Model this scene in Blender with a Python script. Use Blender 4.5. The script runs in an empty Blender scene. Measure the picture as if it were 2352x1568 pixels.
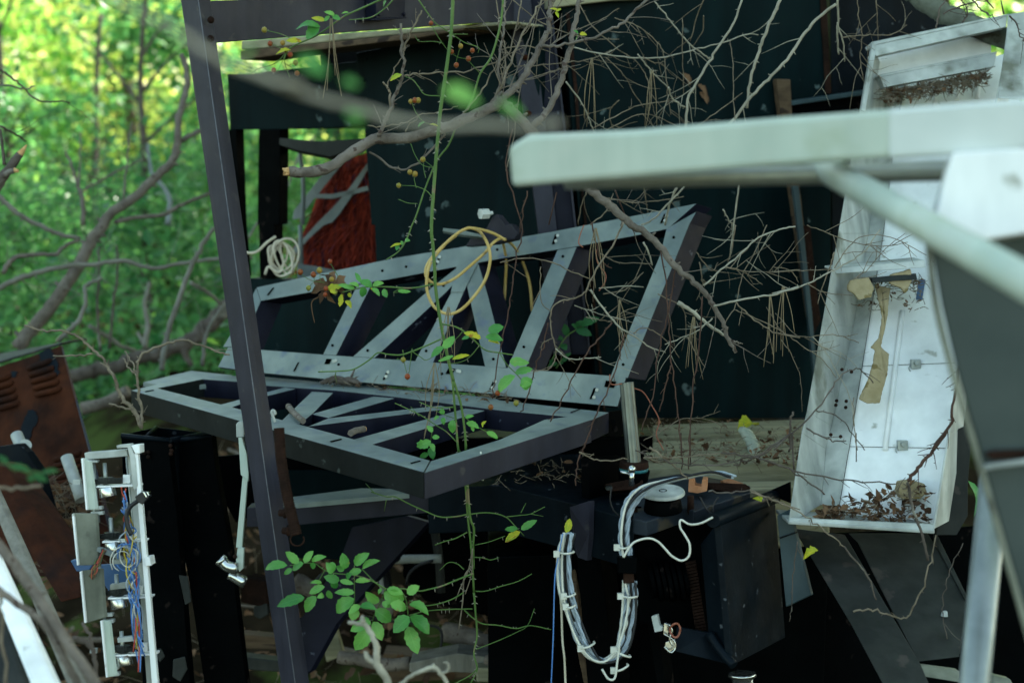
import bpy, math, random
from mathutils import Vector, Matrix, noise
R = math.radians
rng = random.Random(7)
scn = bpy.context.scene
col = scn.collection

# ---------------------------------------------------------------- camera
PITCH = R(-9.0); CAMH = 1.55; FPX = 2352 * 50 / 36.0
cam_d = bpy.data.cameras.new('camera'); cam = bpy.data.objects.new('camera', cam_d); col.objects.link(cam)
cam.location = (0, 0, CAMH); cam.rotation_euler = (R(90) + PITCH, 0, 0)
cam_d.lens = 50; cam_d.sensor_width = 36; cam_d.clip_start = 0.05; cam_d.clip_end = 300
cam_d.dof.use_dof = True; cam_d.dof.focus_distance = 2.55; cam_d.dof.aperture_fstop = 3.1
scn.camera = cam
# ---------------------------------------------------------------- world, sun, exposure
SUN_EL, SUN_AZ = R(47), R(48)          # azimuth measured from +Y towards +X
w = bpy.data.worlds.new('World'); scn.world = w; w.use_nodes = True
nt = w.node_tree; bg = nt.nodes['Background']
sky = nt.nodes.new('ShaderNodeTexSky'); sky.sky_type = 'NISHITA'; sky.sun_disc = False
sky.sun_elevation = SUN_EL; sky.sun_rotation = SUN_AZ; sky.air_density = 1.0; sky.dust_density = 1.5
sky.ozone_density = .4
tint = nt.nodes.new('ShaderNodeMixRGB'); tint.blend_type = 'MULTIPLY'; tint.inputs[0].default_value = 1; tint.inputs[2].default_value = (1.02, 1.0, .76, 1)   # daylight filtered by the canopy
nt.links.new(sky.outputs[0], tint.inputs[1]); nt.links.new(tint.outputs[0], bg.inputs[0]); bg.inputs[1].default_value = 0.15
sl = bpy.data.lights.new('sun', 'SUN'); sl.energy = 5.0; sl.angle = R(0.6); sl.color = (1, .95, .84)
sun = bpy.data.objects.new('sun', sl); col.objects.link(sun)
sd = Vector((math.sin(SUN_AZ) * math.cos(SUN_EL), math.cos(SUN_AZ) * math.cos(SUN_EL), math.sin(SUN_EL)))
sun.rotation_euler = (-sd).to_track_quat('-Z', 'Y').to_euler()
scn.view_settings.view_transform = 'Standard'; scn.view_settings.look = 'None'
scn.view_settings.exposure = 2.15; scn.view_settings.gamma = 1
scn.cycles.max_bounces = 6; scn.cycles.transparent_max_bounces = 6

# ---------------------------------------------------------------- photograph pixels -> places
CR = Vector((1, 0, 0)); CF = Vector((0, math.cos(PITCH), math.sin(PITCH))); CU = CR.cross(CF)
C0 = Vector((0, 0, CAMH))
def P(u, v, d): return C0 + d * (CF + CR * ((u - 1176) / FPX) + CU * ((784 - v) / FPX))
def cv(r, u, b): return CR * r + CU * u + CF * b
class Pl:
    def __init__(s, a, b, c):
        s.o = a; s.n = (b - a).cross(c - a).normalized()
    def __call__(s, u, v, off=0.0):
        dr = P(u, v, 1) - C0
        return C0 + dr * ((s.o - C0).dot(s.n) / dr.dot(s.n)) + s.n * off
def HP(z): return Pl(Vector((0, 0, z)), Vector((1, 0, z)), Vector((0, 1, z)))
def VP(a, b):
    p = Pl(a, b, a + Vector((0, 0, 1)))
    if p.n.y < 0: p.n = -p.n
    return p
TL = {}
for i, k in enumerate('abcd'): TL[k] = ((0, 574.2, 1148.4, 1662.9)[i], 0, .3295)
for i, k in enumerate('efgh'): TL[k] = ((0, 574.2, 1148.4, 1662.9)[i], 516.8, .3295)
for i, k in enumerate('ijkl'): TL[k] = ((0, 574.2, 1148.4, 1662.9)[i], 994, .3661)
TL['u'] = (0, 0, 1)
def L(s):
    out = []; t = TL['u']
    for w_ in s.replace('|', ' ').split():
        if w_ in TL: t = TL[w_]; continue
        x, y = w_.split(','); out.append((t[0] + float(x) * t[2], t[1] + float(y) * t[2]))
    return out
def PP(s, d0, d1=None):
    q = L(s); d1 = d0 if d1 is None else d1; n = max(1, len(q) - 1)
    return [P(u, v, d0 + (d1 - d0) * i / n) for i, (u, v) in enumerate(q)]
def on(pl, s, off=0.0): return [pl(u, v, off) for u, v in L(s)]

# ---------------------------------------------------------------- mesh builder
def catmull(pts, sub):
    if len(pts) < 3 or sub < 2: return list(pts)
    o = []
    for i in range(len(pts) - 1):
        p0 = pts[i - 1] if i else pts[0] * 2 - pts[1]; p1 = pts[i]; p2 = pts[i + 1]
        p3 = pts[i + 2] if i + 2 < len(pts) else p2 * 2 - p1
        for k in range(sub):
            t = k / sub
            o.append(.5 * ((2 * p1) + (p2 - p0) * t + (2 * p0 - 5 * p1 + 4 * p2 - p3) * t * t + (3 * p1 - p0 - 3 * p2 + p3) * t ** 3))
    o.append(pts[-1]); return o
class MB:
    def __init__(s): s.v = []; s.f = []; s.m = []; s.s = []; s.uv = {}
    def face(s, idx, m=0, sm=False): s.f.append(idx); s.m.append(m); s.s.append(sm)
    def prism(s, pts, vec, m=0, mside=None):
        n = len(pts); b = len(s.v); s.v += [Vector(p) for p in pts] + [Vector(p) + vec for p in pts]
        nn = Vector((0, 0, 0))
        for i in range(n): nn += pts[i].cross(pts[(i + 1) % n])
        flip = nn.dot(vec) > 0; ms = m if mside is None else mside
        A = list(range(b, b + n)); B = list(range(b + n, b + 2 * n))
        s.face(A[::-1] if flip else A, m); s.face(B if flip else B[::-1], ms)
        for i in range(n):
            j = (i + 1) % n
            q = [A[i], A[j], B[j], B[i]] if flip else [A[j], A[i], B[i], B[j]]
            s.face(q, ms)
        return s
    def hexa(s, a, c, m=0):          # a, c: two matching quads
        b = len(s.v); s.v += list(a) + list(c); n = len(a)
        s.face(list(range(b, b + n))[::-1], m); s.face(list(range(b + n, b + 2 * n)), m)
        for i in range(n):
            j = (i + 1) % n; s.face([b + i, b + j, b + n + j, b + n + i], m)
        return s
    def box(s, c, ax, ay, az, m=0):
        q = [c - ax - ay - az, c + ax - ay - az, c + ax + ay - az, c - ax + ay - az]
        return s.prism(q, az * 2, m)
    def tube(s, pts, r0, r1=None, seg=8, m=0, sub=4, jit=0.0, rad=None, cap=True, lump=0.0, sm=True, prof=None):
        r1 = r0 if r1 is None else r1
        p = catmull(pts, sub); n = len(p)
        if jit:
            for i in range(1, n - 1): p[i] = p[i] + Vector((rng.gauss(0, jit), rng.gauss(0, jit), rng.gauss(0, jit)))
        t = (p[1] - p[0]).normalized(); up = Vector((0, 0, 1)) if abs(t.z) < .9 else Vector((1, 0, 0))
        nx = t.cross(up).normalized(); b = len(s.v)
        for i in range(n):
            t = (p[min(i + 1, n - 1)] - p[max(i - 1, 0)])
            t = t.normalized() if t.length > 1e-9 else Vector((0, 0, 1))
            nx = (nx - t * nx.dot(t)); nx = nx.normalized() if nx.length > 1e-6 else t.orthogonal().normalized(); ny = t.cross(nx)
            k = i / (n - 1); r = r0 + (r1 - r0) * k
            if rad: r *= rad(k)
            for j in range(seg):
                a = 2 * math.pi * j / seg; rr = r
                if lump: rr *= 1 + lump * noise.noise(p[i] * 60 + Vector((math.cos(a), math.sin(a), 0)) * 1.3)
                if prof: rr *= prof(j, i)
                s.v.append(p[i] + nx * math.cos(a) * rr + ny * math.sin(a) * rr)
        for i in range(n - 1):
            for j in range(seg):
                k = (j + 1) % seg
                s.face([b + i * seg + j, b + i * seg + k, b + (i + 1) * seg + k, b + (i + 1) * seg + j], m, sm)
        if cap:
            s.face([b + j for j in range(seg)][::-1], m); s.face([b + (n - 1) * seg + j for j in range(seg)], m)
        return s
    def cyl(s, a, c, r, r1=None, seg=20, m=0, sm=True): return s.tube([a, c], r, r1, seg, m, 1, sm=sm)
    def ball(s, c, r, m=0, seg=8, sq=1.0, ax=None):
        b = len(s.v); n = 6
        for i in range(1, n):
            th = math.pi * i / n
            for j in range(seg):
                a = 2 * math.pi * j / seg
                s.v.append(c + Vector((math.sin(th) * math.cos(a), math.sin(th) * math.sin(a), math.cos(th) * sq)) * r)
        top = len(s.v); s.v += [c + Vector((0, 0, r * sq)), c - Vector((0, 0, r * sq))]
        for i in range(n - 2):
            for j in range(seg):
                k = (j + 1) % seg; s.face([b + i * seg + j, b + (i + 1) * seg + j, b + (i + 1) * seg + k, b + i * seg + k], m, True)
        for j in range(seg):
            k = (j + 1) % seg
            s.face([top, b + j, b + k], m, True); s.face([top + 1, b + (n - 2) * seg + k, b + (n - 2) * seg + j], m, True)
        return s
    def leaf(s, base, tip, wd, nrm, m=0, st=7, fold=.35, droop=.12, ragged=0.0, serr=.10):
        ax = tip - base; ln = ax.length; t = ax.normalized()
        nrm = (nrm - t * nrm.dot(t)); nrm = nrm.normalized() if nrm.length > 1e-5 else t.orthogonal().normalized()
        sd_ = t.cross(nrm); b = len(s.v); ph = rng.random() * 6; tw = rng.uniform(-.3, .3)
        for i in range(st + 1):
            k = i / st; hw = wd * .5 * (math.sin(math.pi * min(1, k * .93 + .04)) ** .75) * (1.12 - .35 * k) if 0 < i < st else wd * .015
            c = base + ax * k + nrm * (droop * ln * (math.sin(k * math.pi) * .7 - k * .6)) + nrm * math.sin(k * 9 + ph) * ln * .012
            lw = hw * (1 + serr * ((i % 2) * 2 - 1)); rw = lw
            if ragged: lw *= 1 - ragged * rng.random() ** 2; rw *= 1 - ragged * rng.random() ** 2
            a = tw * (k - .5); sn = (sd_ * math.cos(a) + nrm * math.sin(a))
            s.v += [c - sn * lw + nrm * lw * fold, c, c + sn * rw + nrm * rw * fold]
            s.uv[b + 3 * i] = (k, 1); s.uv[b + 3 * i + 1] = (k, 0); s.uv[b + 3 * i + 2] = (k, 1)
        for i in range(st):
            q = b + 3 * i
            s.face([q, q + 1, q + 4, q + 3], m, True); s.face([q + 1, q + 2, q + 5, q + 4], m, True)
        return s
    def bez_leaf(s, c, sz, m=0):      # one small folded forest leaf
        t = Vector((rng.gauss(0, 1), rng.gauss(0, 1), rng.gauss(-.3, .6))).normalized()
        n = Vector((rng.gauss(0, .7), rng.gauss(0, .7), 1)); n = (n - t * n.dot(t)).normalized(); w_ = t.cross(n)
        b = len(s.v); s.v += [c, c + t * sz * .5 + w_ * sz * .28 + n * sz * .07, c + t * sz, c + t * sz * .5 - w_ * sz * .28 + n * sz * .07]
        s.face([b, b + 1, b + 2], m); s.face([b, b + 2, b + 3], m)

def link_mesh(name, mb, mats, org, bevel=0, thick=0):
    me = bpy.data.meshes.new(name)
    me.from_pydata([tuple(v - org) for v in mb.v], [], mb.f)
    for m_ in mats: me.materials.append(m_)
    me.polygons.foreach_set('material_index', mb.m); me.polygons.foreach_set('use_smooth', mb.s)
    if mb.uv:
        uvl = me.uv_layers.new(name='uv')
        for lp in me.loops: uvl.data[lp.index].uv = mb.uv.get(lp.vertex_index, (0, 0))
    me.update()
    o = bpy.data.objects.new(name, me); col.objects.link(o)
    if thick: t = o.modifiers.new('t', 'SOLIDIFY'); t.thickness = thick
    if bevel:
        b = o.modifiers.new('b', 'BEVEL'); b.width = bevel; b.segments = 2; b.limit_method = 'ANGLE'; b.angle_limit = R(40)
    return o
def tag(o, label, cat=None, group=None, kind=None):
    if label: o['label'] = label
    if cat: o['category'] = cat
    if group: o['group'] = group
    if kind: o['kind'] = kind
    return o
def thing(name, label, cat, loc, group=None):
    o = bpy.data.objects.new(name, None); col.objects.link(o); o.location = loc; o.empty_display_size = .05
    return tag(o, label, cat, group)
def rootloc(o):
    while o.parent: o = o.parent
    return o.location.copy()
def part(name, mb, mats, parent, bevel=0, label=None, kind=None, thick=0):
    mats = mats if isinstance(mats, (list, tuple)) else [mats]
    o = link_mesh(name, mb, mats, rootloc(parent), bevel, thick); o.parent = parent
    if label: o['label'] = label
    if kind: o['kind'] = kind
    return o
def each(name, mbs, mats, parent, **kw):
    return [part(name, m_, mats, parent, **kw) for m_ in mbs]
def solo(name, mb, mats, label, cat, group=None, kind=None, bevel=0, thick=0):
    mats = mats if isinstance(mats, (list, tuple)) else [mats]
    c = sum(mb.v, Vector()) / len(mb.v); c.z = min(v.z for v in mb.v)
    o = link_mesh(name, mb, mats, c, bevel, thick); o.location = c
    return tag(o, label, cat, group, kind)

# ---------------------------------------------------------------- materials
def mat(name, c1, c2=None, rough=.55, metal=0.0, scale=8.0, detail=6.0, bump=0.0, bscale=60.0, c3=None, c3scale=25.0, c3th=.62, c3w=.04,
        stretch=(1, 1, 1), island=False, transl=0.0, lo=.35, hi=.65, veins=False, spec=.22, rvar=.15, tcol=None, streak=0.0, orand=False):
    m = bpy.data.materials.new(name); m.use_nodes = True; n = m.node_tree.nodes; l = m.node_tree.links
    b = n['Principled BSDF']; b.inputs['Metallic'].default_value = metal; b.inputs['Roughness'].default_value = rough
    b.inputs['Specular IOR Level'].default_value = spec
    c2 = c2 or tuple(x * .7 for x in c1)
    tc = n.new('ShaderNodeTexCoord'); mp = n.new('ShaderNodeMapping'); mp.inputs['Scale'].default_value = stretch
    l.new(tc.outputs['Object'], mp.inputs[0])
    nz = n.new('ShaderNodeTexNoise'); nz.inputs['Scale'].default_value = scale; nz.inputs['Detail'].default_value = detail; nz.inputs['Roughness'].default_value = .62
    l.new(mp.outputs[0], nz.inputs[0])
    rp = n.new('ShaderNodeValToRGB'); rp.color_ramp.elements[0].position = lo; rp.color_ramp.elements[1].position = hi
    rp.color_ramp.elements[0].color = (*c1, 1); rp.color_ramp.elements[1].color = (*c2, 1)
    if island:
        ge = n.new('ShaderNodeNewGeometry'); ad = n.new('ShaderNodeMath'); ad.operation = 'MULTIPLY_ADD'
        ad.inputs[1].default_value = .7; l.new(ge.outputs['Random Per Island'], ad.inputs[0])
        mu = n.new('ShaderNodeMath'); mu.operation = 'MULTIPLY'; mu.inputs[1].default_value = .35; l.new(nz.outputs[0], mu.inputs[0]); l.new(mu.outputs[0], ad.inputs[2])
        l.new(ad.outputs[0], rp.inputs[0])
    else: l.new(nz.outputs[0], rp.inputs[0])
    out = rp.outputs[0]
    if c3:
        n3 = n.new('ShaderNodeTexNoise'); n3.inputs['Scale'].default_value = c3scale; n3.inputs['Detail'].default_value = 5; l.new(mp.outputs[0], n3.inputs[0])
        r3 = n.new('ShaderNodeValToRGB'); r3.color_ramp.elements[0].position = c3th; r3.color_ramp.elements[1].position = c3th + c3w
        l.new(n3.outputs[0], r3.inputs[0]); mx = n.new('ShaderNodeMixRGB'); l.new(r3.outputs[0], mx.inputs[0]); l.new(out, mx.inputs[1]); mx.inputs[2].default_value = (*c3, 1); out = mx.outputs[0]
    if veins:
        uv = n.new('ShaderNodeUVMap'); sp = n.new('ShaderNodeSeparateXYZ'); l.new(uv.outputs[0], sp.inputs[0])
        a = n.new('ShaderNodeMath'); a.operation = 'MULTIPLY_ADD'; a.inputs[1].default_value = -.22; l.new(sp.outputs[1], a.inputs[0]); l.new(sp.outputs[0], a.inputs[2])
        c = n.new('ShaderNodeMath'); c.operation = 'MULTIPLY'; c.inputs[1].default_value = 8; l.new(a.outputs[0], c.inputs[0])
        f = n.new('ShaderNodeMath'); f.operation = 'FRACT'; l.new(c.outputs[0], f.inputs[0])
        g = n.new('ShaderNodeMath'); g.operation = 'LESS_THAN'; g.inputs[1].default_value = .13; l.new(f.outputs[0], g.inputs[0])
        h = n.new('ShaderNodeMath'); h.operation = 'LESS_THAN'; h.inputs[1].default_value = .07; l.new(sp.outputs[1], h.inputs[0])
        k = n.new('ShaderNodeMath'); k.operation = 'MAXIMUM'; l.new(g.outputs[0], k.inputs[0]); l.new(h.outputs[0], k.inputs[1])
        k2 = n.new('ShaderNodeMath'); k2.operation = 'MULTIPLY'; k2.inputs[1].default_value = .35; l.new(k.outputs[0], k2.inputs[0])
        mx = n.new('ShaderNodeMixRGB'); l.new(k2.outputs[0], mx.inputs[0]); l.new(out, mx.inputs[1]); mx.inputs[2].default_value = (c1[0] * 2.2, c1[1] * 1.7, c1[2] * 2, 1); out = mx.outputs[0]
    if streak:
        m2 = n.new('ShaderNodeMapping'); m2.inputs['Scale'].default_value = (14, 14, .9); l.new(tc.outputs['Object'], m2.inputs[0])
        n4 = n.new('ShaderNodeTexNoise'); n4.inputs['Scale'].default_value = 1.6; n4.inputs['Detail'].default_value = 7; l.new(m2.outputs[0], n4.inputs[0])
        r4 = n.new('ShaderNodeMapRange'); r4.inputs[1].default_value = .3; r4.inputs[2].default_value = .7; r4.inputs[3].default_value = 1 - streak; r4.inputs[4].default_value = 1 + streak * .5; l.new(n4.outputs[0], r4.inputs[0])
        v4 = n.new('ShaderNodeVectorMath'); v4.operation = 'SCALE'; l.new(out, v4.inputs[0]); l.new(r4.outputs[0], v4.inputs['Scale']); out = v4.outputs[0]
    if orand:
        oi = n.new('ShaderNodeObjectInfo'); hs = n.new('ShaderNodeHueSaturation'); r5 = n.new('ShaderNodeMapRange'); r5.inputs[3].default_value = .474; r5.inputs[4].default_value = .515; l.new(oi.outputs['Random'], r5.inputs[0])
        r6 = n.new('ShaderNodeMapRange'); r6.inputs[3].default_value = 1.35; r6.inputs[4].default_value = .72; l.new(oi.outputs['Random'], r6.inputs[0]); l.new(r5.outputs[0], hs.inputs['Hue']); l.new(r6.outputs[0], hs.inputs['Value']); l.new(out, hs.inputs['Color']); out = hs.outputs[0]
    l.new(out, b.inputs['Base Color'])
    if rvar:
        mr = n.new('ShaderNodeMapRange'); mr.inputs[3].default_value = max(.05, rough - rvar); mr.inputs[4].default_value = min(1, rough + rvar)
        nr = n.new('ShaderNodeTexNoise'); nr.inputs['Scale'].default_value = scale * 3; nr.inputs['Detail'].default_value = 4; l.new(mp.outputs[0], nr.inputs[0])
        l.new(nr.outputs[0], mr.inputs[0]); l.new(mr.outputs[0], b.inputs['Roughness'])
    if bump:
        nb = n.new('ShaderNodeTexNoise'); nb.inputs['Scale'].default_value = bscale; nb.inputs['Detail'].default_value = 6; l.new(mp.outputs[0], nb.inputs[0])
        bp = n.new('ShaderNodeBump'); bp.inputs['Strength'].default_value = bump; bp.inputs['Distance'].default_value = .004
        l.new(nb.outputs[0], bp.inputs['Height']); l.new(bp.outputs[0], b.inputs['Normal'])
    if transl:
        tr = n.new('ShaderNodeBsdfTranslucent'); ms = n.new('ShaderNodeMixShader'); ms.inputs[0].default_value = transl
        if tcol:
            mt = n.new('ShaderNodeMixRGB'); mt.blend_type = 'MULTIPLY'; mt.inputs[0].default_value = 1; l.new(out, mt.inputs[1]); mt.inputs[2].default_value = (*tcol, 1); l.new(mt.outputs[0], tr.inputs[0])
        else: l.new(out, tr.inputs[0])
        l.new(b.outputs[0], ms.inputs[1]); l.new(tr.outputs[0], ms.inputs[2]); l.new(ms.outputs[0], n['Material Output'].inputs[0])
    return m
M = {}
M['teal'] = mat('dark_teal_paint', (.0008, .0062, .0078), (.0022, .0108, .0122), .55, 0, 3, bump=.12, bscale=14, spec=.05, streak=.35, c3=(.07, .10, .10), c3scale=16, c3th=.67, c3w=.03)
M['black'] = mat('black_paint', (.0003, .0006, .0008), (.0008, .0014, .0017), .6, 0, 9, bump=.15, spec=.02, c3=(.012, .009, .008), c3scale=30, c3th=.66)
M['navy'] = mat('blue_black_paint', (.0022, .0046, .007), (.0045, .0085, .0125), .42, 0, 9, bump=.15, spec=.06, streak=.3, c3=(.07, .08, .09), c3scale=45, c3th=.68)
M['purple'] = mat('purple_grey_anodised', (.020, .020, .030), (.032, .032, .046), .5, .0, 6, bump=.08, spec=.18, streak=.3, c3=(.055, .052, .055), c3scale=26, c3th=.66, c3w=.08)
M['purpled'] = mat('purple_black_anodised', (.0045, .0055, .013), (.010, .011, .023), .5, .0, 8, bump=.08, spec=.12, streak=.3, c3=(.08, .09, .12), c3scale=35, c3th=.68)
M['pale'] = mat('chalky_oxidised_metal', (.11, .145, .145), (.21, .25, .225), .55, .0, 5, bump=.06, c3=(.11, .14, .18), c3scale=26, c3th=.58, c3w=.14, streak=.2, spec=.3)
M['alu'] = mat('weathered_aluminium', (.27, .295, .275), (.50, .525, .495), .5, .0, 7, streak=.35, bump=.12, c3=(.16, .165, .13), c3scale=11, c3th=.60, c3w=.12)
M['aluw'] = mat('white_enamel_sheet', (.92, .93, .92), (.74, .77, .76), .35, 0, 3, bump=.04, streak=.14, c3=(.42, .43, .38), c3scale=24, c3th=.66, c3w=.06)
M['alug'] = mat('dull_grey_metal', (.014, .017, .016), (.034, .037, .034), .6, .0, 6, spec=.15, streak=.3, bump=.12, c3=(.05, .045, .04), c3scale=18, c3th=.64)
M['rail'] = mat('pale_green_powder_coat', (.40, .485, .42), (.49, .54, .47), .45, 0, 7, streak=.12, bump=.06, c3=(.36, .42, .32), c3scale=12, c3th=.58, c3w=.15)
M['pipe'] = mat('galvanised_pipe', (.26, .29, .28), (.36, .39, .37), .38, .5, 20, bump=.08)
M['satin'] = mat('satin_steel', (.11, .12, .11), (.17, .19, .175), .36, .8, 12, bump=.05)
M['greyside'] = mat('shaded_side_grey', (.006, .008, .008), (.013, .016, .016), .5, 0, 8, bump=.1, spec=.12, c3=(.05, .06, .055), c3scale=40, c3th=.66)  # shade of the left-facing rail sides put into the colour
M['plate'] = mat('grimy_grey_plate', (.12, .13, .10), (.22, .23, .18), .5, 0, 12, streak=.4, c3=(.06, .06, .045), c3scale=16, c3th=.56, c3w=.1)
M['chrome'] = mat('chrome', (.45, .47, .46), (.6, .62, .6), .22, .95, 12, bump=.05, c3=(.2, .16, .12), c3scale=30, c3th=.66)
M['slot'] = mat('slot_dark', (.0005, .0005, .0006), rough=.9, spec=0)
M['straw'] = mat('dry_needle', (.16, .12, .07), (.25, .20, .12), .8)
M['bark'] = mat('grey_brown_bark', (.09, .075, .062), (.18, .155, .13), .85, 0, 30, bump=.6, bscale=120, c3=(.07, .05, .04), c3scale=60, c3th=.6, stretch=(1, 1, 1))
M['barkd'] = mat('dark_bark', (.05, .04, .033), (.12, .10, .085), .9, 0, 22, bump=.7, bscale=90, c3=(.20, .19, .16), c3scale=18, c3th=.6, c3w=.1)
M['twig'] = mat('dry_twig', (.10, .08, .055), (.22, .18, .13), .85, 0, 40, bump=.4)
M['twigp'] = mat('pale_dead_twig', (.22, .205, .16), (.36, .34, .27), .85, 0, 30, bump=.4)
M['redvine'] = mat('reddish_vine', (.045, .024, .018), (.09, .05, .035), .8, 0, 30)
M['break'] = mat('broken_wood', (.42, .22, .09), (.62, .40, .18), .9, 0, 90, bump=.6)
M['stem'] = mat('rose_green_stem', (.055, .12, .025), (.10, .17, .045), .5, 0, 14, c3=(.18, .15, .08), c3scale=40, c3th=.62)
M['leaf'] = mat('rose_leaf_green', (.06, .25, .045), (.12, .36, .065), .42, 0, 20, veins=True, transl=.35, bump=.2, orand=True, spec=.4, c3=(.20, .22, .04), c3scale=45, c3th=.68)
M['leafy'] = mat('yellowing_leaf', (.50, .46, .03), (.25, .38, .03), .55, 0, 45, veins=True, transl=.35, c3=(.30, .14, .02), c3scale=60, c3th=.64)
M['leafd'] = mat('dark_green_leaf', (.015, .085, .025), (.03, .12, .03), .5, 0, 20, veins=True, transl=.3)
M['leafb'] = mat('dry_brown_leaf', (.06, .032, .017), (.17, .095, .05), .85, 0, 30, island=True, transl=.15)
M['hip'] = mat('rosehip_red', (.22, .035, .012), (.17, .065, .015), .3, 0, 30, rvar=0)
M['hipg'] = mat('rosehip_green', (.16, .18, .03), (.28, .16, .03), .35, 0, 30, rvar=0)
M['yel'] = mat('yellow_cable_sheath', (.40, .27, .07), (.52, .38, .14), .42, 0, 20, c3=(.20, .14, .06), c3scale=35, c3th=.6, c3w=.1)
M['beige'] = mat('beige_cord', (.42, .38, .28), (.55, .50, .40), .6, 0, 30)
M['rust'] = mat('rust', (.017, .0065, .004), (.058, .018, .008), .85, .0, 9, spec=.06, bump=.5, c3=(.014, .008, .007), c3scale=8, c3th=.50, c3w=.15)
M['rustd'] = mat('dark_rust', (.010, .006, .0045), (.030, .0145, .010), .85, 0, 16, spec=.06, bump=.7, bscale=150)
M['rustp'] = mat('rust_with_blue_black_paint', (.012, .016, .026), (.02, .022, .03), .4, 0, 9, c3=(.035, .013, .008), c3scale=9, c3th=.50, c3w=.03, bump=.3)
M['wood'] = mat('weathered_timber', (.17, .165, .105), (.33, .31, .20), .85, 0, 9, bump=.6, bscale=40, stretch=(.25, 3, 3), c3=(.09, .065, .035), c3scale=6, c3th=.56, c3w=.06)
M['woodd'] = mat('damp_dark_timber', (.055, .036, .021), (.13, .088, .052), .85, 0, 14, bump=.5, bscale=40, stretch=(.3, 3, 3), c3=(.03, .02, .015), c3scale=14, c3th=.58)
M['foam'] = mat('old_foam', (.24, .19, .10), (.33, .27, .16), .95, 0, 30, bump=.6, c3=(.16, .12, .05), c3scale=30, c3th=.6)
M['red'] = mat('red_shag', (.07, .010, .009), (.36, .045, .020), .9, 0, 14, stretch=(4, 4, .5), c3=(.02, .02, .06), c3scale=12, c3th=.58, c3w=.08)
M['strap'] = mat('grey_vinyl', (.12, .145, .145), (.19, .22, .22), .5, 0, 12, bump=.1)
M['cabg'] = mat('grey_cable_sheath', (.26, .32, .38), (.36, .42, .47), .4, 0, 60)
M['cabw'] = mat('white_cable_sheath', (.50, .50, .43), (.66, .66, .58), .4, 0, 30, c3=(.28, .26, .2), c3scale=45, c3th=.62, c3w=.1)
M['cabk'] = mat('black_cable_sheath', (.012, .013, .015), (.02, .02, .022), .35, 0, 30)
M['blue'] = mat('blue_wire', (.06, .16, .42), (.10, .24, .52), .4, 0, 30)
M['redw'] = mat('red_wire', (.45, .05, .04), (.5, .1, .06), .4, 0, 30)
M['yelw'] = mat('yellow_wire', (.55, .42, .05), rough=.4)
M['pinkw'] = mat('copper_wire', (.22, .07, .04), (.30, .11, .07), .4, 0, 30)
M['bluetarp'] = mat('blue_plastic', (.03, .08, .18), (.07, .14, .28), .4, 0, 8)
M['soil'] = mat('forest_soil', (.010, .008, .005), (.028, .021, .013), .95, 0, 5, spec=.0, bump=.8, bscale=30, c3=(.05, .07, .02), c3scale=3, c3th=.55, c3w=.1)
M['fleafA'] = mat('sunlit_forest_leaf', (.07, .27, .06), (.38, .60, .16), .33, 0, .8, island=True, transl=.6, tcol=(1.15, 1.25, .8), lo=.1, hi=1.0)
M['fleafB'] = mat('shaded_forest_leaf', (.03, .125, .05), (.17, .37, .12), .33, 0, .8, island=True, transl=.5, tcol=(1, 1.2, 1), lo=.1, hi=1.0)  # darker leaf, with the shade of the lower wood put into the colour
M['fleafC'] = mat('highlight_forest_leaf', (.24, .46, .10), (.85, .85, .36), .35, 0, .8, island=True, transl=.6, tcol=(1.1, 1.1, .7), lo=.1, hi=1.0)  # paler leaf, with the highlights of the upper wood put into the colour
# ================================================================ ground and forest
def hgt(x, y):
    h = .10 * noise.noise(Vector((x * .35, y * .35, 0))) + .05 * noise.noise(Vector((x * 1.3, y * 1.3, 3)))
    if y > 5: h += min(2.2, (y - 5) * .085)
    h += .30 * math.exp(-((x + .1) ** 2 / 1.2 + (y - 3.9) ** 2 / .8)) + .55 * math.exp(-((x + 1.2) ** 2 / .5 + (y - 5.2) ** 2 / .6))
    return h
g = MB(); NX, NY = 120, 130
for j in range(NY + 1):
    for i in range(NX + 1):
        a = i / NX * 2 - 1; x = a * 4 + a ** 3 * 90; b_ = j / NY; y = -14 + b_ * 30 + b_ ** 4 * 120
        g.v.append(Vector((x, y, hgt(x, y))))
for j in range(NY):
    for i in range(NX):
        q = j * (NX + 1) + i; g.face([q, q + 1, q + NX + 2, q + NX + 1], 0, True)
o = link_mesh('ground', g, [M['soil']], Vector()); o['kind'] = 'structure'

def crown_mesh(seed, n, rad, hh, sz, m):
    random.seed(seed); global rng; rr = rng; rng = random.Random(seed); mb = MB()
    cl = [(Vector((rng.gauss(0, .42), rng.gauss(0, .42), rng.uniform(-.9, .9))), rng.uniform(.18, .42)) for _ in range(26)]
    for _ in range(n):
        c, r = rng.choice(cl); p = c + Vector((rng.gauss(0, 1), rng.gauss(0, 1), rng.gauss(0, .7))) * r * .6
        p = Vector((p.x * rad, p.y * rad, p.z * hh * .5)); mb.bez_leaf(p, sz * rng.uniform(.6, 1.3), 0)
    me = bpy.data.meshes.new('crown'); me.from_pydata([tuple(v) for v in mb.v], [], mb.f); me.materials.append(m)
    me.update(); rng = rr; return me
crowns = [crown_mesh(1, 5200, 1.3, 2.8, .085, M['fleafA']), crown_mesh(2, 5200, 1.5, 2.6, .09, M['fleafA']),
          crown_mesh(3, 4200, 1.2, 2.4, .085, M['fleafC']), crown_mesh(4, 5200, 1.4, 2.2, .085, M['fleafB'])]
bigc = [crown_mesh(5, 15000, 2.6, 5.0, .20, M['fleafB']), crown_mesh(6, 15000, 2.8, 4.6, .20, M['fleafA'])]
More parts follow.
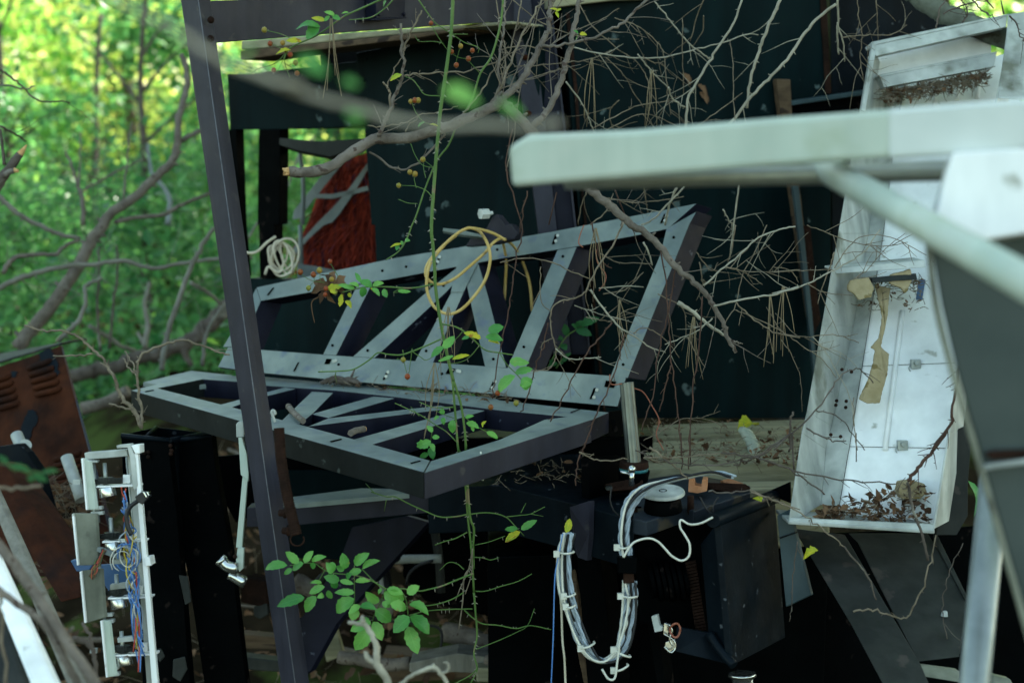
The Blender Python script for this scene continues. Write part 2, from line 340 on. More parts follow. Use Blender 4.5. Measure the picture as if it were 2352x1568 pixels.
def trunk_mesh(h, r, seed):
    global rng; rr = rng; rng = random.Random(seed); mb = MB()
    pts = [Vector((rng.gauss(0, .02) * h * i / 5, rng.gauss(0, .02) * h * i / 5, h * i / 5)) for i in range(6)]
    mb.tube(pts, r, r * .35, 8, 0, 4, lump=.15)
    for k in range(7):
        z = h * rng.uniform(.35, .9); a = rng.random() * 6.28; ln = h * rng.uniform(.15, .3)
        q = Vector((0, 0, z)); d = Vector((math.cos(a), math.sin(a), .7))
        mb.tube([q, q + d * ln * .5 + Vector((0, 0, .05)), q + d * ln], r * .35, r * .08, 6, 0, 3)
    me = bpy.data.meshes.new('trunk'); me.from_pydata([tuple(v) for v in mb.v], [], mb.f); me.materials.append(M['barkd'])
    me.polygons.foreach_set('use_smooth', [True] * len(mb.f)); me.update(); rng = rr; return me
trunks = [trunk_mesh(3.2, .045, 1), trunk_mesh(3.0, .06, 2)]; bigt = trunk_mesh(6.5, .17, 3)
fr = random.Random(21)
def tree(name, x, y, cm, tm, cz, s, label, grp):
    t = thing(name, label, 'tree', (x, y, hgt(x, y) - .05), grp)
    for nm, me, z in (('trunk', tm, 0), ('crown', cm, cz * s)):
        o = bpy.data.objects.new(nm, me); col.objects.link(o); o.parent = t; o.location = (0, 0, z); o.scale = (s, s, s)
        o.rotation_euler = (0, 0, fr.random() * 6.28)
vz = Vector((0, 0, 1))
TN = ['slender young tree with bright yellow green leaves in the sunlit wood at the left', 'young tree with deeper green foliage in the wood at the left']
ORD = ['first', 'second', 'third', 'fourth', 'fifth', 'sixth', 'seventh', 'eighth', 'ninth', 'tenth']
YT = [(-1.75, 6.8, 3, .62), (-2.9, 8.2, 3, .75), (-1.1, 9.0, 3, .75), (-2.2, 10.5, 3, 1.1), (-4.4, 10.2, 0, 1.1), (-.2, 10.0, 2, 1.0), (-3.3, 12.5, 2, 1.2),
                   (-5.6, 13.2, 2, 1.2), (-1.3, 13.5, 0, 1.25), (-2.5, 15.5, 2, 1.3), (-7.2, 16.0, 2, 1.4), (-4.6, 16.6, 2, 1.4), (.4, 15.0, 1, 1.3), (-9.0, 19.0, 3, 1.5),
                   (-6.2, 20.0, 2, 1.6), (-3.4, 20.5, 2, 1.6), (-.9, 20.0, 2, 1.5), (2.2, 17.5, 0, 1.4), (3.6, 9.5, 0, 1.1), (4.8, 12.5, 2, 1.3), (-4.1, 6.5, 3, .8), (3.0, 13, 1, 1.3), (6.5, 15, 0, 1.5)]
row = lambda y: 0 if y < 9.6 else (1 if y < 15.2 else 2)
for x, y, k, s in YT:
    n_ = sum(1 for q in YT if row(q[1]) == row(y) and q[0] / q[1] < x / y)
    tree('young_tree', x, y, crowns[k], trunks[(k + 1) % 2], .9 if k == 3 else 1.35, s, ('deep green' if k == 3 else 'yellow green') + ' young tree, %s from the left in the %s row of the wood' % (ORD[n_], ['nearest', 'middle', 'farthest'][row(y)]), 'trees of the wood behind the scrap')
ST = [(4.6, 6.4, 0, 1.0), (2.6, 9.0, 1, 1.0), (6.0, 9.0, 0, 1.1), (3.6, 3.6, 1, .9), (7.0, 5.4, 1, 1.1), (1.4, 6.6, 0, .85)]  # unseen trees put in to keep the sun off the foreground
for x, y, k, s in ST:
    tree('shade_tree', x, y, bigc[k], bigt, 6.0, s, 'unseen tree added for shade behind the dark wall, %s from the left of its row' % ORD[sum(1 for q in ST if q[0] / q[1] < x / y)], 'unseen trees added for shade behind the dark wall')
# undergrowth, one mass
ug = MB(); rr = rng; rng = random.Random(5)
for _ in range(30000):
    y = 5.2 + 17 * rng.random() ** 1.3; x = -y * .46 + rng.random() * y * .50 if rng.random() < .88 else y * (.2 + .3 * rng.random())
    if y < 6.3 and x > -.8: continue
    clump = .5 + .5 * noise.noise(Vector((x * 1.1, y * 1.1, 0)))
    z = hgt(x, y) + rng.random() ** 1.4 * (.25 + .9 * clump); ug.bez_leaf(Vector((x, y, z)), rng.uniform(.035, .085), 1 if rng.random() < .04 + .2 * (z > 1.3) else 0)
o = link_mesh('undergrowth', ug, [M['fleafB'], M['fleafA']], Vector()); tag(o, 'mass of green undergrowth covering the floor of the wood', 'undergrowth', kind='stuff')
fw = MB()
for _ in range(24000):
    a = rng.uniform(-.62, .62); d = rng.uniform(22, 32); x = math.sin(a) * d; y = math.cos(a) * d
    z = rng.uniform(0, 1) ** .8 * (5.5 + 3 * noise.noise(Vector((x * .3, y * .3, 0)))) + 1.6
    fw.bez_leaf(Vector((x, y, z)), rng.uniform(.15, .32), 0 if rng.random() < .6 else 1)
o = link_mesh('distant_woods', fw, [M['fleafC'], M['fleafA']], Vector()); tag(o, 'far sunlit wood reading as one yellow green mass', 'woods', kind='stuff')
rng = rr

# ================================================================ dark booth (centre left)
a0 = P(590, 860, 3.62); a1 = P(1230, 860, 3.22); BW = VP(a0, a1)
bn = (a1 - a0).cross(vz).normalized(); bn = bn if bn.y > 0 else -bn
booth = thing('dark_booth', 'dark teal painted metal booth with an open window behind the lattice frames', 'booth', BW(900, 860) * 1.0)
booth.location.z = 0
m = MB(); m.prism(on(BW, 'b 738,372 1300,255 1830,170 | u 1238,60 1238,900 | f 900,900 870,0 | b 845,1568 800,900'), bn * .03)
for x, y in L('b 810,412 1180,345 1597,268 795,560 805,690'): m.cyl(BW(x, y, -.004), BW(x, y, .012), .0045, seg=8, sm=False)
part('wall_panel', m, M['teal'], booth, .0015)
m = MB(); m.prism([p + bn * .25 for p in on(BW, 'u 590,105 880,80 880,200 600,200')], bn * .02); part('dark_filler', m, M['black'], booth)  # black sheet put in for the shade between plank and header
m = MB(); m.prism(on(BW, 'f -10,372 400,385 880,395 | u 878,1010 562,1010', .003), bn * .03); part('lower_panel', m, M['teal'], booth, .001)
m = MB(); m.prism(on(BW, 'a 1580,515 | b 0,515 420,465 760,425 | b 792,880 400,900 60,905 | a 1600,905', .002), bn * .22); part('header', m, M['teal'], booth, .002)
m = MB(); m.prism(on(BW, 'b 60,905 210,900 205,1568 | f 170,0 165,372 68,372 60,0 | b 50,1568'), bn * .035); part('window_jamb', m, M['black'], booth, .002)
m = MB(); m.prism(on(BW, 'a 1590,905 1645,905 1668,1568 | e 1700,360 1650,360 | a 1620,1568'), bn * .03); part('side_strip', m, M['black'], booth, .001)
m = MB(); m.prism(on(BW, 'b 195,960 480,985 810,965 815,1010 560,1095 330,1050 200,1010'), CF * .06); part('window_sill', m, M['alug'], booth, .002)
m = MB()
for s_ in ('b 345,1040 372,1300 365,1568', 'f 350,0 358,280'): m.tube([P(u, v, 3.72) for u, v in L(s_)], .006, .006, 8)
part('window_rod', m, M['strap'], booth)
m = MB(); m.prism(PP('f 330,270 450,285 640,325 640,600 330,600', 3.7), CF * .05); part('floor_box', m, M['strap'], booth, .003)
pl_ = thing('roof_plank', 'long pale plank lying under the crossbeam above the booth', 'plank', P(860, 100, 3.45))
PK = VP(P(560, 110, 3.3), P(1230, 60, 2.98))
m = MB(); m.prism(on(PK, 'b -60,285 300,258 900,215 1830,148 1835,170 1200,225 300,318 -60,350'), bn * .14); part('board', m, M['wood'], pl_, .003)
m = MB(); m.prism(on(PK, 'b -60,355 300,322 1200,230 1500,196 1500,212 1150,270 300,372 -60,420', -.004), bn * .12); part('under_board', m, M['woodd'], pl_, .003)
# red shaggy cloth and grey straps inside the window
RD = VP(P(640, 600, 3.92), P(880, 600, 3.75))
m = MB(); rr = rng; rng = random.Random(9)
pol = L('b 640,1130 830,1080 860,1568 | f 890,265 660,300 470,270 440,160 | b 420,1568 480,1330')
m.prism(on(RD, 'b 640,1110 850,1060 880,1568 | f 900,290 660,310 480,270 400,0 | b 480,1330'), bn * .03)
for _ in range(1500):
    u = rng.uniform(705, 866); v = rng.uniform(368, 600)
    if u < 780 - (v - 368) * .5: continue
    p = RD(u, v, .0); q = p - bn * rng.uniform(.01, .03); m.tube([p, q - vz * .03, q - vz * rng.uniform(.06, .13) + Vector((rng.gauss(0, .03), 0, 0))], .0026, .001, 4, 0, 2)
solo('shaggy_cloth', m, M['red'], 'rust red shaggy cloth hanging inside the booth window', 'cloth')
rng = rr
def ribbon(path, pl, w_, th, off, lean=0.0):
    m = MB(); pts = catmull([pl(u, v) - bn * off for u, v in L(path)], 5); n = len(pts)
    for i in range(n - 1):
        a, b = pts[i], pts[i + 1]; t = (b - a).normalized(); sd_ = t.cross(bn).normalized() * w_ * .5
    A = []; B = []
    for i in range(n):
        t = (pts[min(i + 1, n - 1)] - pts[max(0, i - 1)]).normalized(); sd_ = t.cross(bn).normalized() * w_ * (.5 + .12 * math.sin(i * .9)); A.append(pts[i] + sd_ + bn * .006 * math.sin(i)); B.append(pts[i] - sd_)
    b0 = len(m.v); m.v += A + B
    for i in range(n - 1): m.face([b0 + i, b0 + i + 1, b0 + n + i + 1, b0 + n + i], 0, True)
    return m
for pth, w_, lb in (('b 560,1190 690,1130 560,1290 440,1440 370,1535 320,1545 330,1480 420,1370', .055, 'wide grey strap drooping from the top of the booth window to its lower left'),
                    ('b 838,1165 848,1200 760,1350 650,1510 600,1568 | f 540,20 440,110 345,220 335,170 420,90 500,0 | b 620,1450 720,1330', .035, 'narrower grey strap sweeping down in front of the red cloth'),
                    ('b 480,1372 600,1374 720,1350 840,1318 848,1350 720,1382 600,1406 480,1404', .024, 'thin pale strap strung level across the red cloth')):
    solo('strap', MB().prism([p - CF * (.06 + .02 * (w_ < .05)) for p in on(RD, pth)], CF * .004), M['strap'], lb, 'strap', 'grey straps in the booth window', bevel=.001)
# beige rope coil
m = MB(); rr = rng; rng = random.Random(4)
cz = P(646, 592, 3.40)
for k in range(6):
    w_ = rng.uniform(.010, .036); h_ = rng.uniform(.028, .050); ox = rng.uniform(-.018, .018); tl = rng.uniform(-.5, .5); pts = []
    for i in range(13):
        a = i / 12 * 6.283; x = math.cos(a) * w_; y = math.sin(a) * h_
        pts.append(cz + cv(ox + x * math.cos(tl) - y * math.sin(tl), x * math.sin(tl) + y * math.cos(tl), -.004 * k + .006 * math.sin(a * 2)))
    m.tube(pts, .0028, .0028, 6, 0, 3, cap=False)
m.tube(PP('f -60,190 40,190 120,120 180,80', 3.38), .0036, .0036, 6)
m.tube(PP('f 235,310 190,330 130,290 105,345', 3.38), .0036, .0036, 6)
solo('rope_coil', m, M['beige'], 'small coil of beige cord hung on the black window post', 'rope')
rng = rr

# ================================================================ big dark wall (right)
M['slate'] = mat('slate_paint', (.03, .055, .065), (.05, .08, .09), .45, 0, 6, bump=.1, streak=.3)
b0 = P(1400, 960, 3.28); b1 = P(2000, 950, 3.42); RW = VP(b0, b1); wn = (b1 - b0).cross(vz).normalized(); wn = wn if wn.y > 0 else -wn
wall = thing('dark_wall', 'tall dark teal metal wall of wide sheets behind the dry branches', 'wall', Vector(((b0.x + b1.x) / 2, (b0.y + b1.y) / 2, 0)))
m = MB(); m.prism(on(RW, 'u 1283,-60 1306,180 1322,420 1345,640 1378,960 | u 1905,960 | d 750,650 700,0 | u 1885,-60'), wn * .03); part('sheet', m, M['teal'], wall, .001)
m = MB(); m.prism([p + wn * .10 for p in on(RW, 'u 1150,-80 1420,-80 1480,1000 1150,1000')], wn * .02); part('dark_filler', m, M['black'], wall)  # black filler standing for the dark gap between booth and wall
m = MB(); m.prism(on(RW, 'd 745,-200 757,650 | u 1917,960 2215,960 2245,130 2075,-60', .006), wn * .03); part('sheet', m, M['navy'], wall, .001)
m = MB(); rr = rng; rng = random.Random(11)
e = [(1888, -60), (1892, 60), (1897, 120), (1902, 215)]
m.prism([RW(u - 7, v, -.004) for u, v in e] + [RW(u + 6 + rng.uniform(-2, 2), v, -.004) for u, v in e[::-1]], wn * .006); part('rusty_seam', m, M['rustd'], wall)
m = MB(); m.prism([RW(u + dx, v, -.003) for u, v, dx in ((1298, 30, 0), (1318, 210, 0), (1331, 420, 0), (1360, 700, 0), (1385, 950, 0), (1391, 950, 0), (1366, 700, 0), (1337, 420, 0), (1325, 210, 0), (1306, 30, 0))], -wn * .004); part('rusty_edge', m, M['rustd'], wall)
m = MB(); m.prism(on(RW, 'c 340,-30 1020,-40 1010,5 760,12 560,36 340,62', -.03), wn * .1); part('top_board', m, M['wood'], wall, .002)
m = MB(); m.prism(on(RW, 'd 385,712 970,628 970,660 385,745', -.03), wn * .08); part('ledge', m, M['slate'], wall, .002)
m = MB(); m.prism(on(RW, 'd 385,748 800,690 960,680 955,800 800,830 385,830', -.012), wn * .03); part('ledge_shadow', m, M['black'], wall, .001)  # black panel standing for the shade and opening under the ledge
m = MB(); m.prism(on(RW, 'd 328,553 425,557 440,830 | d 520,1568 | h 600,650 560,640 | d 425,1280 355,780', -.032), wn * .025); part('stud', m, M['woodd'], wall, .002)
m = MB(); m.prism(on(RW, 'd 425,1285 465,1285 | h 500,20 560,600 612,1180 590,1190 530,600 460,0', -.045), wn * .012); part('edge_strip', m, M['slate'], wall, .001)
m = MB(); m.prism(on(RW, 'h 500,0 560,0 600,400 632,650 580,760 545,420', -.034), wn * .02); part('brown_post', m, M['rustd'], wall, .001)
rng = rr
for t_ in (0,):   # mud dauber nests / dried leaves stuck on the wall
    for q, (u, v) in enumerate(L('c 1290,550 1400,625 1410,680')):
        m = MB(); p = RW(u, v, -.012); m.leaf(p + cv(-.01, .012, 0), p + cv(.012, -.01, 0), .015, cv(.2, .1, -1), 0, ragged=.6); m.leaf(p + cv(0, .01, 0), p + cv(.006, -.016, -.01), .010, cv(-.3, .1, -1), 0, ragged=.6)
        solo('dead_leaf', m, M['leafb'], 'curled brown leaf caught on the dark wall, ' + ['highest', 'middle', 'lowest'][q] + ' of the three', 'leaf', 'brown leaves caught on the dark wall')

# ================================================================ timbers on the platform
TZ = P(1600, 1000, 3.0).z; TP = HP(TZ)
def timber(s, dz, h, label, m_='wood', off=0):
    m = MB(); m.prism([p + vz * dz for p in on(TP, s)], -vz * h); solo('timber', m, M[m_], label, 'timber', 'timbers stacked below the dark wall', bevel=.004)
timber('u 1500,975 1850,962 1910,962 1910,983 1850,986 1500,1003', 0, .09, 'pale weathered timber lying right against the dark wall')
timber('u 1500,1011 1910,993 1910,1015 1500,1031', -.002, .09, 'pale weathered timber second from the dark wall')
timber('u 1480,1039 1910,1024 1910,1058 1650,1066 1480,1078', .001, .09, 'broad pale timber with the yellow leaf and rope, third from the wall')
timber('u 1500,1082 1650,1072 1910,1064 1910,1078 1650,1092 1500,1100', -.03, .12, 'thick split timber at the front edge of the stack', 'wood')
m = MB(); m.prism([p - vz * .16 for p in on(TP, 'u 1120,985 1910,975 1910,1060 1480,1080 1120,1090')], -vz * (TZ - .2)); solo('support_block', m, M['black'], 'black steel base block carrying the pale timbers', 'block', bevel=.003)
# rope
m = MB(); pts = PP('k 1530,-20 1565,30 1592,90 1596,160 1580,230 1556,310', 2.9, 2.8)
for s_ in range(3):
    cc = catmull(pts, 8); q = []
    for i, p in enumerate(cc):
        a = i * .55 + s_ * 2.094; q.append(p + cv(math.cos(a) * .0065, 0, math.sin(a) * .0065))
    m.tube(q, .0075, .0075, 7, 0, 1)
solo('rope', m, mat('grey_green_rope', (.26, .30, .24), (.36, .38, .30), .8, 0, 30, bump=.5), 'thick twisted grey rope draped over the timber edge', 'rope')
# ================================================================ steel portal frame
def post4(top, bot, th, t=1.0):      # three visible edges (left, ridge, right) given as (u,v,d) top and bottom -> 4-sided bar
    T = [P(*q) for q in top]; B = [P(*q) for q in bot]; T.append(T[0] + T[2] - T[1]); B.append(B[0] + B[2] - B[1])
    B = [T[i] + (B[i] - T[i]) * t for i in range(4)]; m = MB(); m.hexa(T, B); return m
M['alug2'] = mat('pale_edge_metal', (.07, .075, .09), (.13, .135, .15), .4, 0, 40)
pf = thing('steel_portal_frame', 'dark purple grey steel frame of a leaning post, a crossbeam and a rear post', 'frame', Vector((P(645, 1568, 2.38).x, P(645, 1568, 2.38).y, 0)))
fpost = part('front_post', post4([(403, -80, 2.40), (444, -80, 2.37), (472, -80, 2.40)], [(645, 1568, 2.40), (678, 1568, 2.37), (711, 1568, 2.40)], 0, 1.48), M['purple'], pf, .0015)
m = MB(); a_, b_ = P(444, -80, 2.366), P(678, 1568, 2.366); b_ = a_ + (b_ - a_) * 1.48; m.tube([a_, b_], .0008, .0008, 6, 0, 1); part('ridge_strip', m, M['alug2'], fpost)  # thin brighter strip along the ridge of the front post
CB = VP(P(484, 60, 2.42), P(1179, 60, 3.12)); cn = (P(1179, 60, 3.12) - P(484, 60, 2.42)).cross(vz).normalized(); cn = cn if cn.y > 0 else -cn
m = MB(); m.prism(on(CB, 'u 479,3 870,-12 1180,-22 1181,49 830,72 497,99'), cn * .045)
part('crossbeam', m, M['purple'], pf, .0015)
m = MB(); m.prism(on(CB, 'b 792,-40 1005,-50 998,128 800,135', -.03), cn * .028); m.prism(on(CB, 'b 750,148 800,150 1000,134 1000,122 750,138', -.035), cn * .033)
for x, y in L('b 815,105 990,105'): m.cyl(CB(x, y, -.034), CB(x, y, -.03), .004, seg=6)
part('bracket', m, M['purpled'], pf, .0012)
m = MB()
for x, y in L('a 1470,140 1468,270'): m = MB(); m.ball(P(x, y, 2.375), .006, 0, 6); part('bolt', m, M['rustd'], fpost)
def cpost(xa, xb, xc, xd, off, dpt):
    m = MB(); T = [P(1148.4 + xa * .3295, -60, 3.12 + off), P(1148.4 + xb * .3295, -60, 3.12 + off)]; B = [P(1148.4 + xc * .3295 + 24, 700, 3.12 + off), P(1148.4 + xd * .3295 + 24, 700, 3.12 + off)]
    B = [T[i] + (B[i] - T[i]) * 1.15 for i in (0, 1)]
    m.prism([T[0], T[1], B[1], B[0]], cv(0, 0, dpt)); return m
m = cpost(38, 195, 260, 385, 0, .05); rpost = part('rear_post', m, M['purple'], pf, .0015)
m = cpost(190, 330, 386, 520, .022, .05); part('rear_post_channel', m, M['purpled'], pf, .0015)
m = cpost(322, 336, 508, 522, .004, .03); part('rear_post_lip', m, M['purple'], pf, .0008)
m = MB()
for x, y in L('c 178,402 195,792 205,1130'):
    m = MB(); m.ball(P(x, y, 3.115), .008, 0, 7, .8); part('rust_bolt', m, M['rust'], rpost)

# ================================================================ flat lattice frame (horizontal)
FZ = 1.55 - 2.25 * (math.sin(-PITCH) + (1083 - 784) / FPX * math.cos(PITCH)); FP = HP(FZ)
ff = thing('flat_lattice_frame', 'horizontal steel lattice frame with pale chalky tops and dark sides, littered with twigs', 'frame', FP(870, 960))
dn = -vz
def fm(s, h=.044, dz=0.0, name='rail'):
    m = MB(); m.prism([p + vz * dz for p in on(FP, s)], dn * h, 0, 1); return part(name, m, [M['pale'], M['greyside'] if name in ('front_rail', 'left_rail') else M['purple'] if name == 'right_rail' else M['purpled']], ff, .0012)  # left-facing sides darker, right-facing sides lighter: the light is in the colours
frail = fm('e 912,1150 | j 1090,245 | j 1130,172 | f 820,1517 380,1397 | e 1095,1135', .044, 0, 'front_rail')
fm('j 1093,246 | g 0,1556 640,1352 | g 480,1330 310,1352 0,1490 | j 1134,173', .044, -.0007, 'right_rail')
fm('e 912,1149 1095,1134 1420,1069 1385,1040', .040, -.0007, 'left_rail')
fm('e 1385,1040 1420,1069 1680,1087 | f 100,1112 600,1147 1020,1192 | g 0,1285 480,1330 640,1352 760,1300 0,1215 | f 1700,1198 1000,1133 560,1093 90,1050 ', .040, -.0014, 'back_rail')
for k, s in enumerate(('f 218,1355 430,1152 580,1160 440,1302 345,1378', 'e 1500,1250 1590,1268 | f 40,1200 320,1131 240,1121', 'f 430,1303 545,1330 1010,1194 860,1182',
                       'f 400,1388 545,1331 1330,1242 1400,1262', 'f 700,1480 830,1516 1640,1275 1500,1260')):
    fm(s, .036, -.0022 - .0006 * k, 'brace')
m = MB(); m.prism([p - vz * .012 for p in on(FP, 'e 995,1056 1330,978 1620,1008 1600,1045 1400,1075 1170,1082')], dn * .01); part('hinge_plate', m, M['pale'], ff, .001)
m = MB(); m.prism(on(VP(P(1395, 960, 2.72), P(1440, 960, 2.76)), 'g 632,1352 760,1300 880,1280 890,1440 820,1480 740,1470 660,1420'), cv(0, 0, .012))
for x, y in L('g 720,1350 790,1370 800,1420'): p = P(x, y, 2.715); m.cyl(p, p + cv(0, 0, -.006), .006, seg=8)
part('end_bracket', m, M['black'], ff, .001)
m = MB()
for s_ in ('j 500,55 570,38 578,42 510,60', 'j 1005,190 1065,175 1072,179 1012,195', 'e 1010,1160 1070,1150 1074,1154 1014,1165', 'g 490,1305 560,1282 562,1286 494,1310'):
    m = MB(); m.prism([p + vz * .0005 for p in on(FP, s_)], vz * .0006); part('slot', m, M['slot'], frail)
m = MB(); m.tube([FP(u, v) for u, v in L('j 1447,120 1449,128')] + PP('j 1449,130 1449,200 1447,240 1460,295', 2.245 + .14, 2.26 + .15), .0016, .0022, 6); part('white_drip', m, M['cabw'], ff)

# ================================================================ upright lattice frame
UL = Pl(P(500, 843, 3.06), P(1418, 934, 2.78), P(1600, 468, 2.98))
uf = thing('upright_lattice_frame', 'tilted steel lattice frame standing behind the flat one, pale faces and purple sides', 'frame', UL(960, 900))
UE = cv(.040, -.006, .045)
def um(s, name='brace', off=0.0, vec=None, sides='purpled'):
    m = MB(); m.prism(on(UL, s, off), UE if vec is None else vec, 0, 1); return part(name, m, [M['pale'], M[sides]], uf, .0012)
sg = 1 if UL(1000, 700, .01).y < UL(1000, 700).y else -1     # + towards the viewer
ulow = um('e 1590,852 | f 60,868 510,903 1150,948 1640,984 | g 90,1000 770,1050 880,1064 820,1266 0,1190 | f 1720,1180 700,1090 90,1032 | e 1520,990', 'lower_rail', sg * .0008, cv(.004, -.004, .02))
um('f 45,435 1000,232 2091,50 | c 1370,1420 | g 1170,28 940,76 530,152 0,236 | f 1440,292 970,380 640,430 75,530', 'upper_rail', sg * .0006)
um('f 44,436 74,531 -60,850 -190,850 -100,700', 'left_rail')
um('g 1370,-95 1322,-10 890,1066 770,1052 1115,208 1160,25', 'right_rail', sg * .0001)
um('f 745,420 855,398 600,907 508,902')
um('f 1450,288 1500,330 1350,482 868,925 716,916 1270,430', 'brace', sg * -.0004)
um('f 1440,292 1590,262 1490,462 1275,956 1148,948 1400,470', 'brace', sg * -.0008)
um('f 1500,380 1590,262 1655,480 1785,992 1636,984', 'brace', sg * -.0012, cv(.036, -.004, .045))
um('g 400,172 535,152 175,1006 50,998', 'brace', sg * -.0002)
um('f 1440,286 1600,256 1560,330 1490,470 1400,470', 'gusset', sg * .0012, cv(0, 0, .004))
m = MB(); v_ = cv(0, 0, .0008)
for s_ in ('f 160,440 172,440 132,492 118,492', 'f 625,355 640,355 612,398 600,398', 'f 1318,222 1335,222 1305,280 1290,280', 'g 385,68 405,68 380,138 362,138', 'c 1145,1495 1160,1495 1132,1560 1116,1560',
           'f 335,960 345,960 315,1022 302,1022', 'f 535,935 572,935 556,972 520,972', 'f 955,1018 972,1018 940,1082 925,1082', 'f 1385,1000 1435,1004 1410,1042 1364,1040', 'f 1700,1080 1716,1082 1682,1150 1668,1150',
           'g 655,1138 672,1138 640,1215 625,1215', 'g 740,1086 812,1094 796,1138 728,1130'):
    m = MB(); m.prism(on(UL, s_, sg * .0022), v_); part('slot', m, M['slot'], ulow)
for x, y in L('f 925,322 1090,294 1350,425 822,877 577,842 620,975 1230,880 1698,937 1725,175 | g 440,222 168,852 1212,90 860,975 | f 1340,1040'):
    m = MB(); p = UL(x, y, sg * .0022); m.cyl(p, p + v_, .003, seg=10); part('hole', m, M['slot'], ulow)
m = MB()
for x, y in L('f 1325,230 1312,262 | g 405,80 392,118 | f 965,1030 952,1060 | f 585,955 600,950 | f 1450,1022 1465,1026 | f 1712,1095 1692,1140 | g 678,1155 658,1205 | c 1165,1510 1152,1545'):
    m = MB(); p = UL(x, y, sg * .004); m.cyl(p, p + cv(0, 0, .003), .0035, seg=8); part('rivet', m, M['pipe'], ulow)
m = MB(); BKP = VP(P(1100, 560, 2.93), P(1180, 560, 2.90)); m.prism(on(BKP, 'f 1500,150 1540,90 1650,20 1690,-60 | b 1720,1490 1780,1568 | f 1820,-10 1870,60 1840,100 1700,130'), cv(.012, 0, .03)); part('top_bracket', m, M['purple'], uf, .0015)
m = MB(); p = P(1114, 491, 2.90); m.cyl(p + cv(-.010, -.001, -.004), p + cv(.006, .001, .006), .0115, seg=6, sm=False); m.cyl(p + cv(-.002, 0, 0), p + cv(.016, .002, .004), .0042, seg=8)
part('hex_nut', m, M['alu'], uf, .001)
m = MB(); m.prism(on(BKP, 'f 1375,15 1500,28 1640,62 1660,82 1480,60 1372,38', -.02), cv(0, -.003, .02)); part('flat_bar', m, M['pale'], uf, .001)

# ================================================================ yellow cable loop
m = MB()
c1 = P(0, 0, 1)
def loop(s, ds):
    q = L(s); return [P(u, v, ds[min(i, len(ds) - 1)]) for i, (u, v) in enumerate(q)]
m.tube(loop('f 1780,105 1700,60 1590,28 1500,28 1400,95 1320,180 1255,270 1232,380 1240,480 1290,575 1380,620 1470,590 1560,500 1640,380 1675,240 1655,130 1600,45 1530,20 1490,35', [2.86] * 3 + [2.83] * 20), .0031, .0031, 8, 0, 5)
m.tube(loop('f 1440,70 1340,150 1245,260 1224,340 1260,396 1330,412 1430,370 1540,280 1640,190 1700,120 1760,95 1830,140 1890,230 1940,370 1958,480 1966,600', [2.84] * 10 + [2.88, 2.98, 3.06, 3.08]), .0031, .0031, 8, 0, 5)
m.tube(loop('f 1760,105 1785,240 1780,400 1765,620', [2.98, 3.04, 3.08]), .0031, .0031, 8, 0, 5)
solo('cable_loop', m, M['yel'], 'coiled yellow cable slung over the bracket of the upright frame', 'cable')

# ================================================================ lower bench beam, platform and plates under the flat frame
lb = thing('bench_base', 'black steel bench base with beams and platform beneath the lattice frames', 'bench base', Vector((0, 2.8, 0)))
LBP = VP(P(650, 1150, 2.75), P(1145, 1140, 2.72))
m = MB(); m.prism(on(LBP, 'j -20,470 300,440 1000,385 1560,322 1565,462 900,520 320,576 -20,590'), cv(0, .004, .05)); part('beam', m, M['purple'], lb, .0015)
m = MB(); m.prism([p for p in on(HP(LBP(900, 1130).z), 'j 40,425 300,440 700,405 1000,378 1000,350 700,345 300,395')], -vz * .01); part('beam_flange', m, M['pale'], lb, .001)
PZ = P(1250, 1120, 2.7).z; PPn = HP(PZ)
m = MB(); m.prism(on(PPn, 'k -450,345 0,330 450,440 840,545 900,400 560,130 0,140 -450,250'), -vz * .09); part('platform', m, M['navy'], lb, .002)
m = MB(); m.prism(PP('k 505,150 560,170 560,420 510,400', 2.62), cv(.07, 0, .06)); part('column', m, M['black'], lb, .002)
m = MB(); m.prism(PP('k 530,40 790,40 800,330 530,330', 2.75), cv(0, 0, .06)); part('column', m, M['black'], lb, .002)
m = MB(); m.prism(PP('k 435,465 560,425 556,640 545,800 488,780 470,740', 2.52, 2.6), cv(.01, 0, .008)); part('side_plate', m, M['purple'], lb, .0008)
def leg(s, d, th, mt='black', nm='leg', ext_=1.0):
    m = MB(); q = PP(s, d); m.prism(q, th); part(nm, m, M[mt], lb, .0015)
leg('k 470,640 600,560 730,1568 640,2200 600,2200 548,1568', 2.66, cv(.03, 0, .05))
leg('k 860,560 940,600 960,1000 1040,1568 1060,2200 980,2200 985,1568 880,900', 2.62, cv(.02, 0, .04))
leg('k 610,740 705,745 735,1090 650,1070', 2.95, cv(.02, 0, .03), 'woodd', 'brown_stay')
leg('k 455,740 480,900 510,1300 560,1568 525,1568 470,1300 440,900', 2.72, cv(.01, 0, .02), 'woodd', 'brown_stay')
leg('k 655,1090 800,1120 860,1160 860,1270 800,1260 660,1230', 2.80, cv(0, 0, .02), 'navy', 'cross_plate')
leg('k 820,1350 870,1350 880,2200 800,2200', 2.85, cv(.02, 0, .03), 'woodd', 'brown_stay')
m = MB(); m.prism(PP('j 640,590 980,520 1120,560 900,800 540,1200 380,1490 250,1568 250,1180 330,1150 560,800', 2.95), cv(.01, 0, .012)); part('gusset_plate', m, M['purpled'], lb, .001)
m = MB(); m.prism(PP('j 950,530 1560,475 1560,900 1500,1150 1100,1050 960,900', 3.25), cv(.01, 0, .012)); part('back_plate_filler', m, M['black'], lb, .001)
m = MB(); m.prism(PP('u 650,1080 1000,1080 1000,1240 900,1290 660,1280', 3.28), cv(0, 0, .01)); part('back_plate_filler', m, M['teal'], lb, .001)  # dark teal plate, carried on downward to hide the lit ground
m = MB(); m.prism(PP('u 1500,1230 1850,1200 1850,1700 1500,1700', 2.95), cv(0, 0, .01)); part('back_plate_filler', m, M['black'], lb, .001)  # black sheet added to darken the space below the machine case
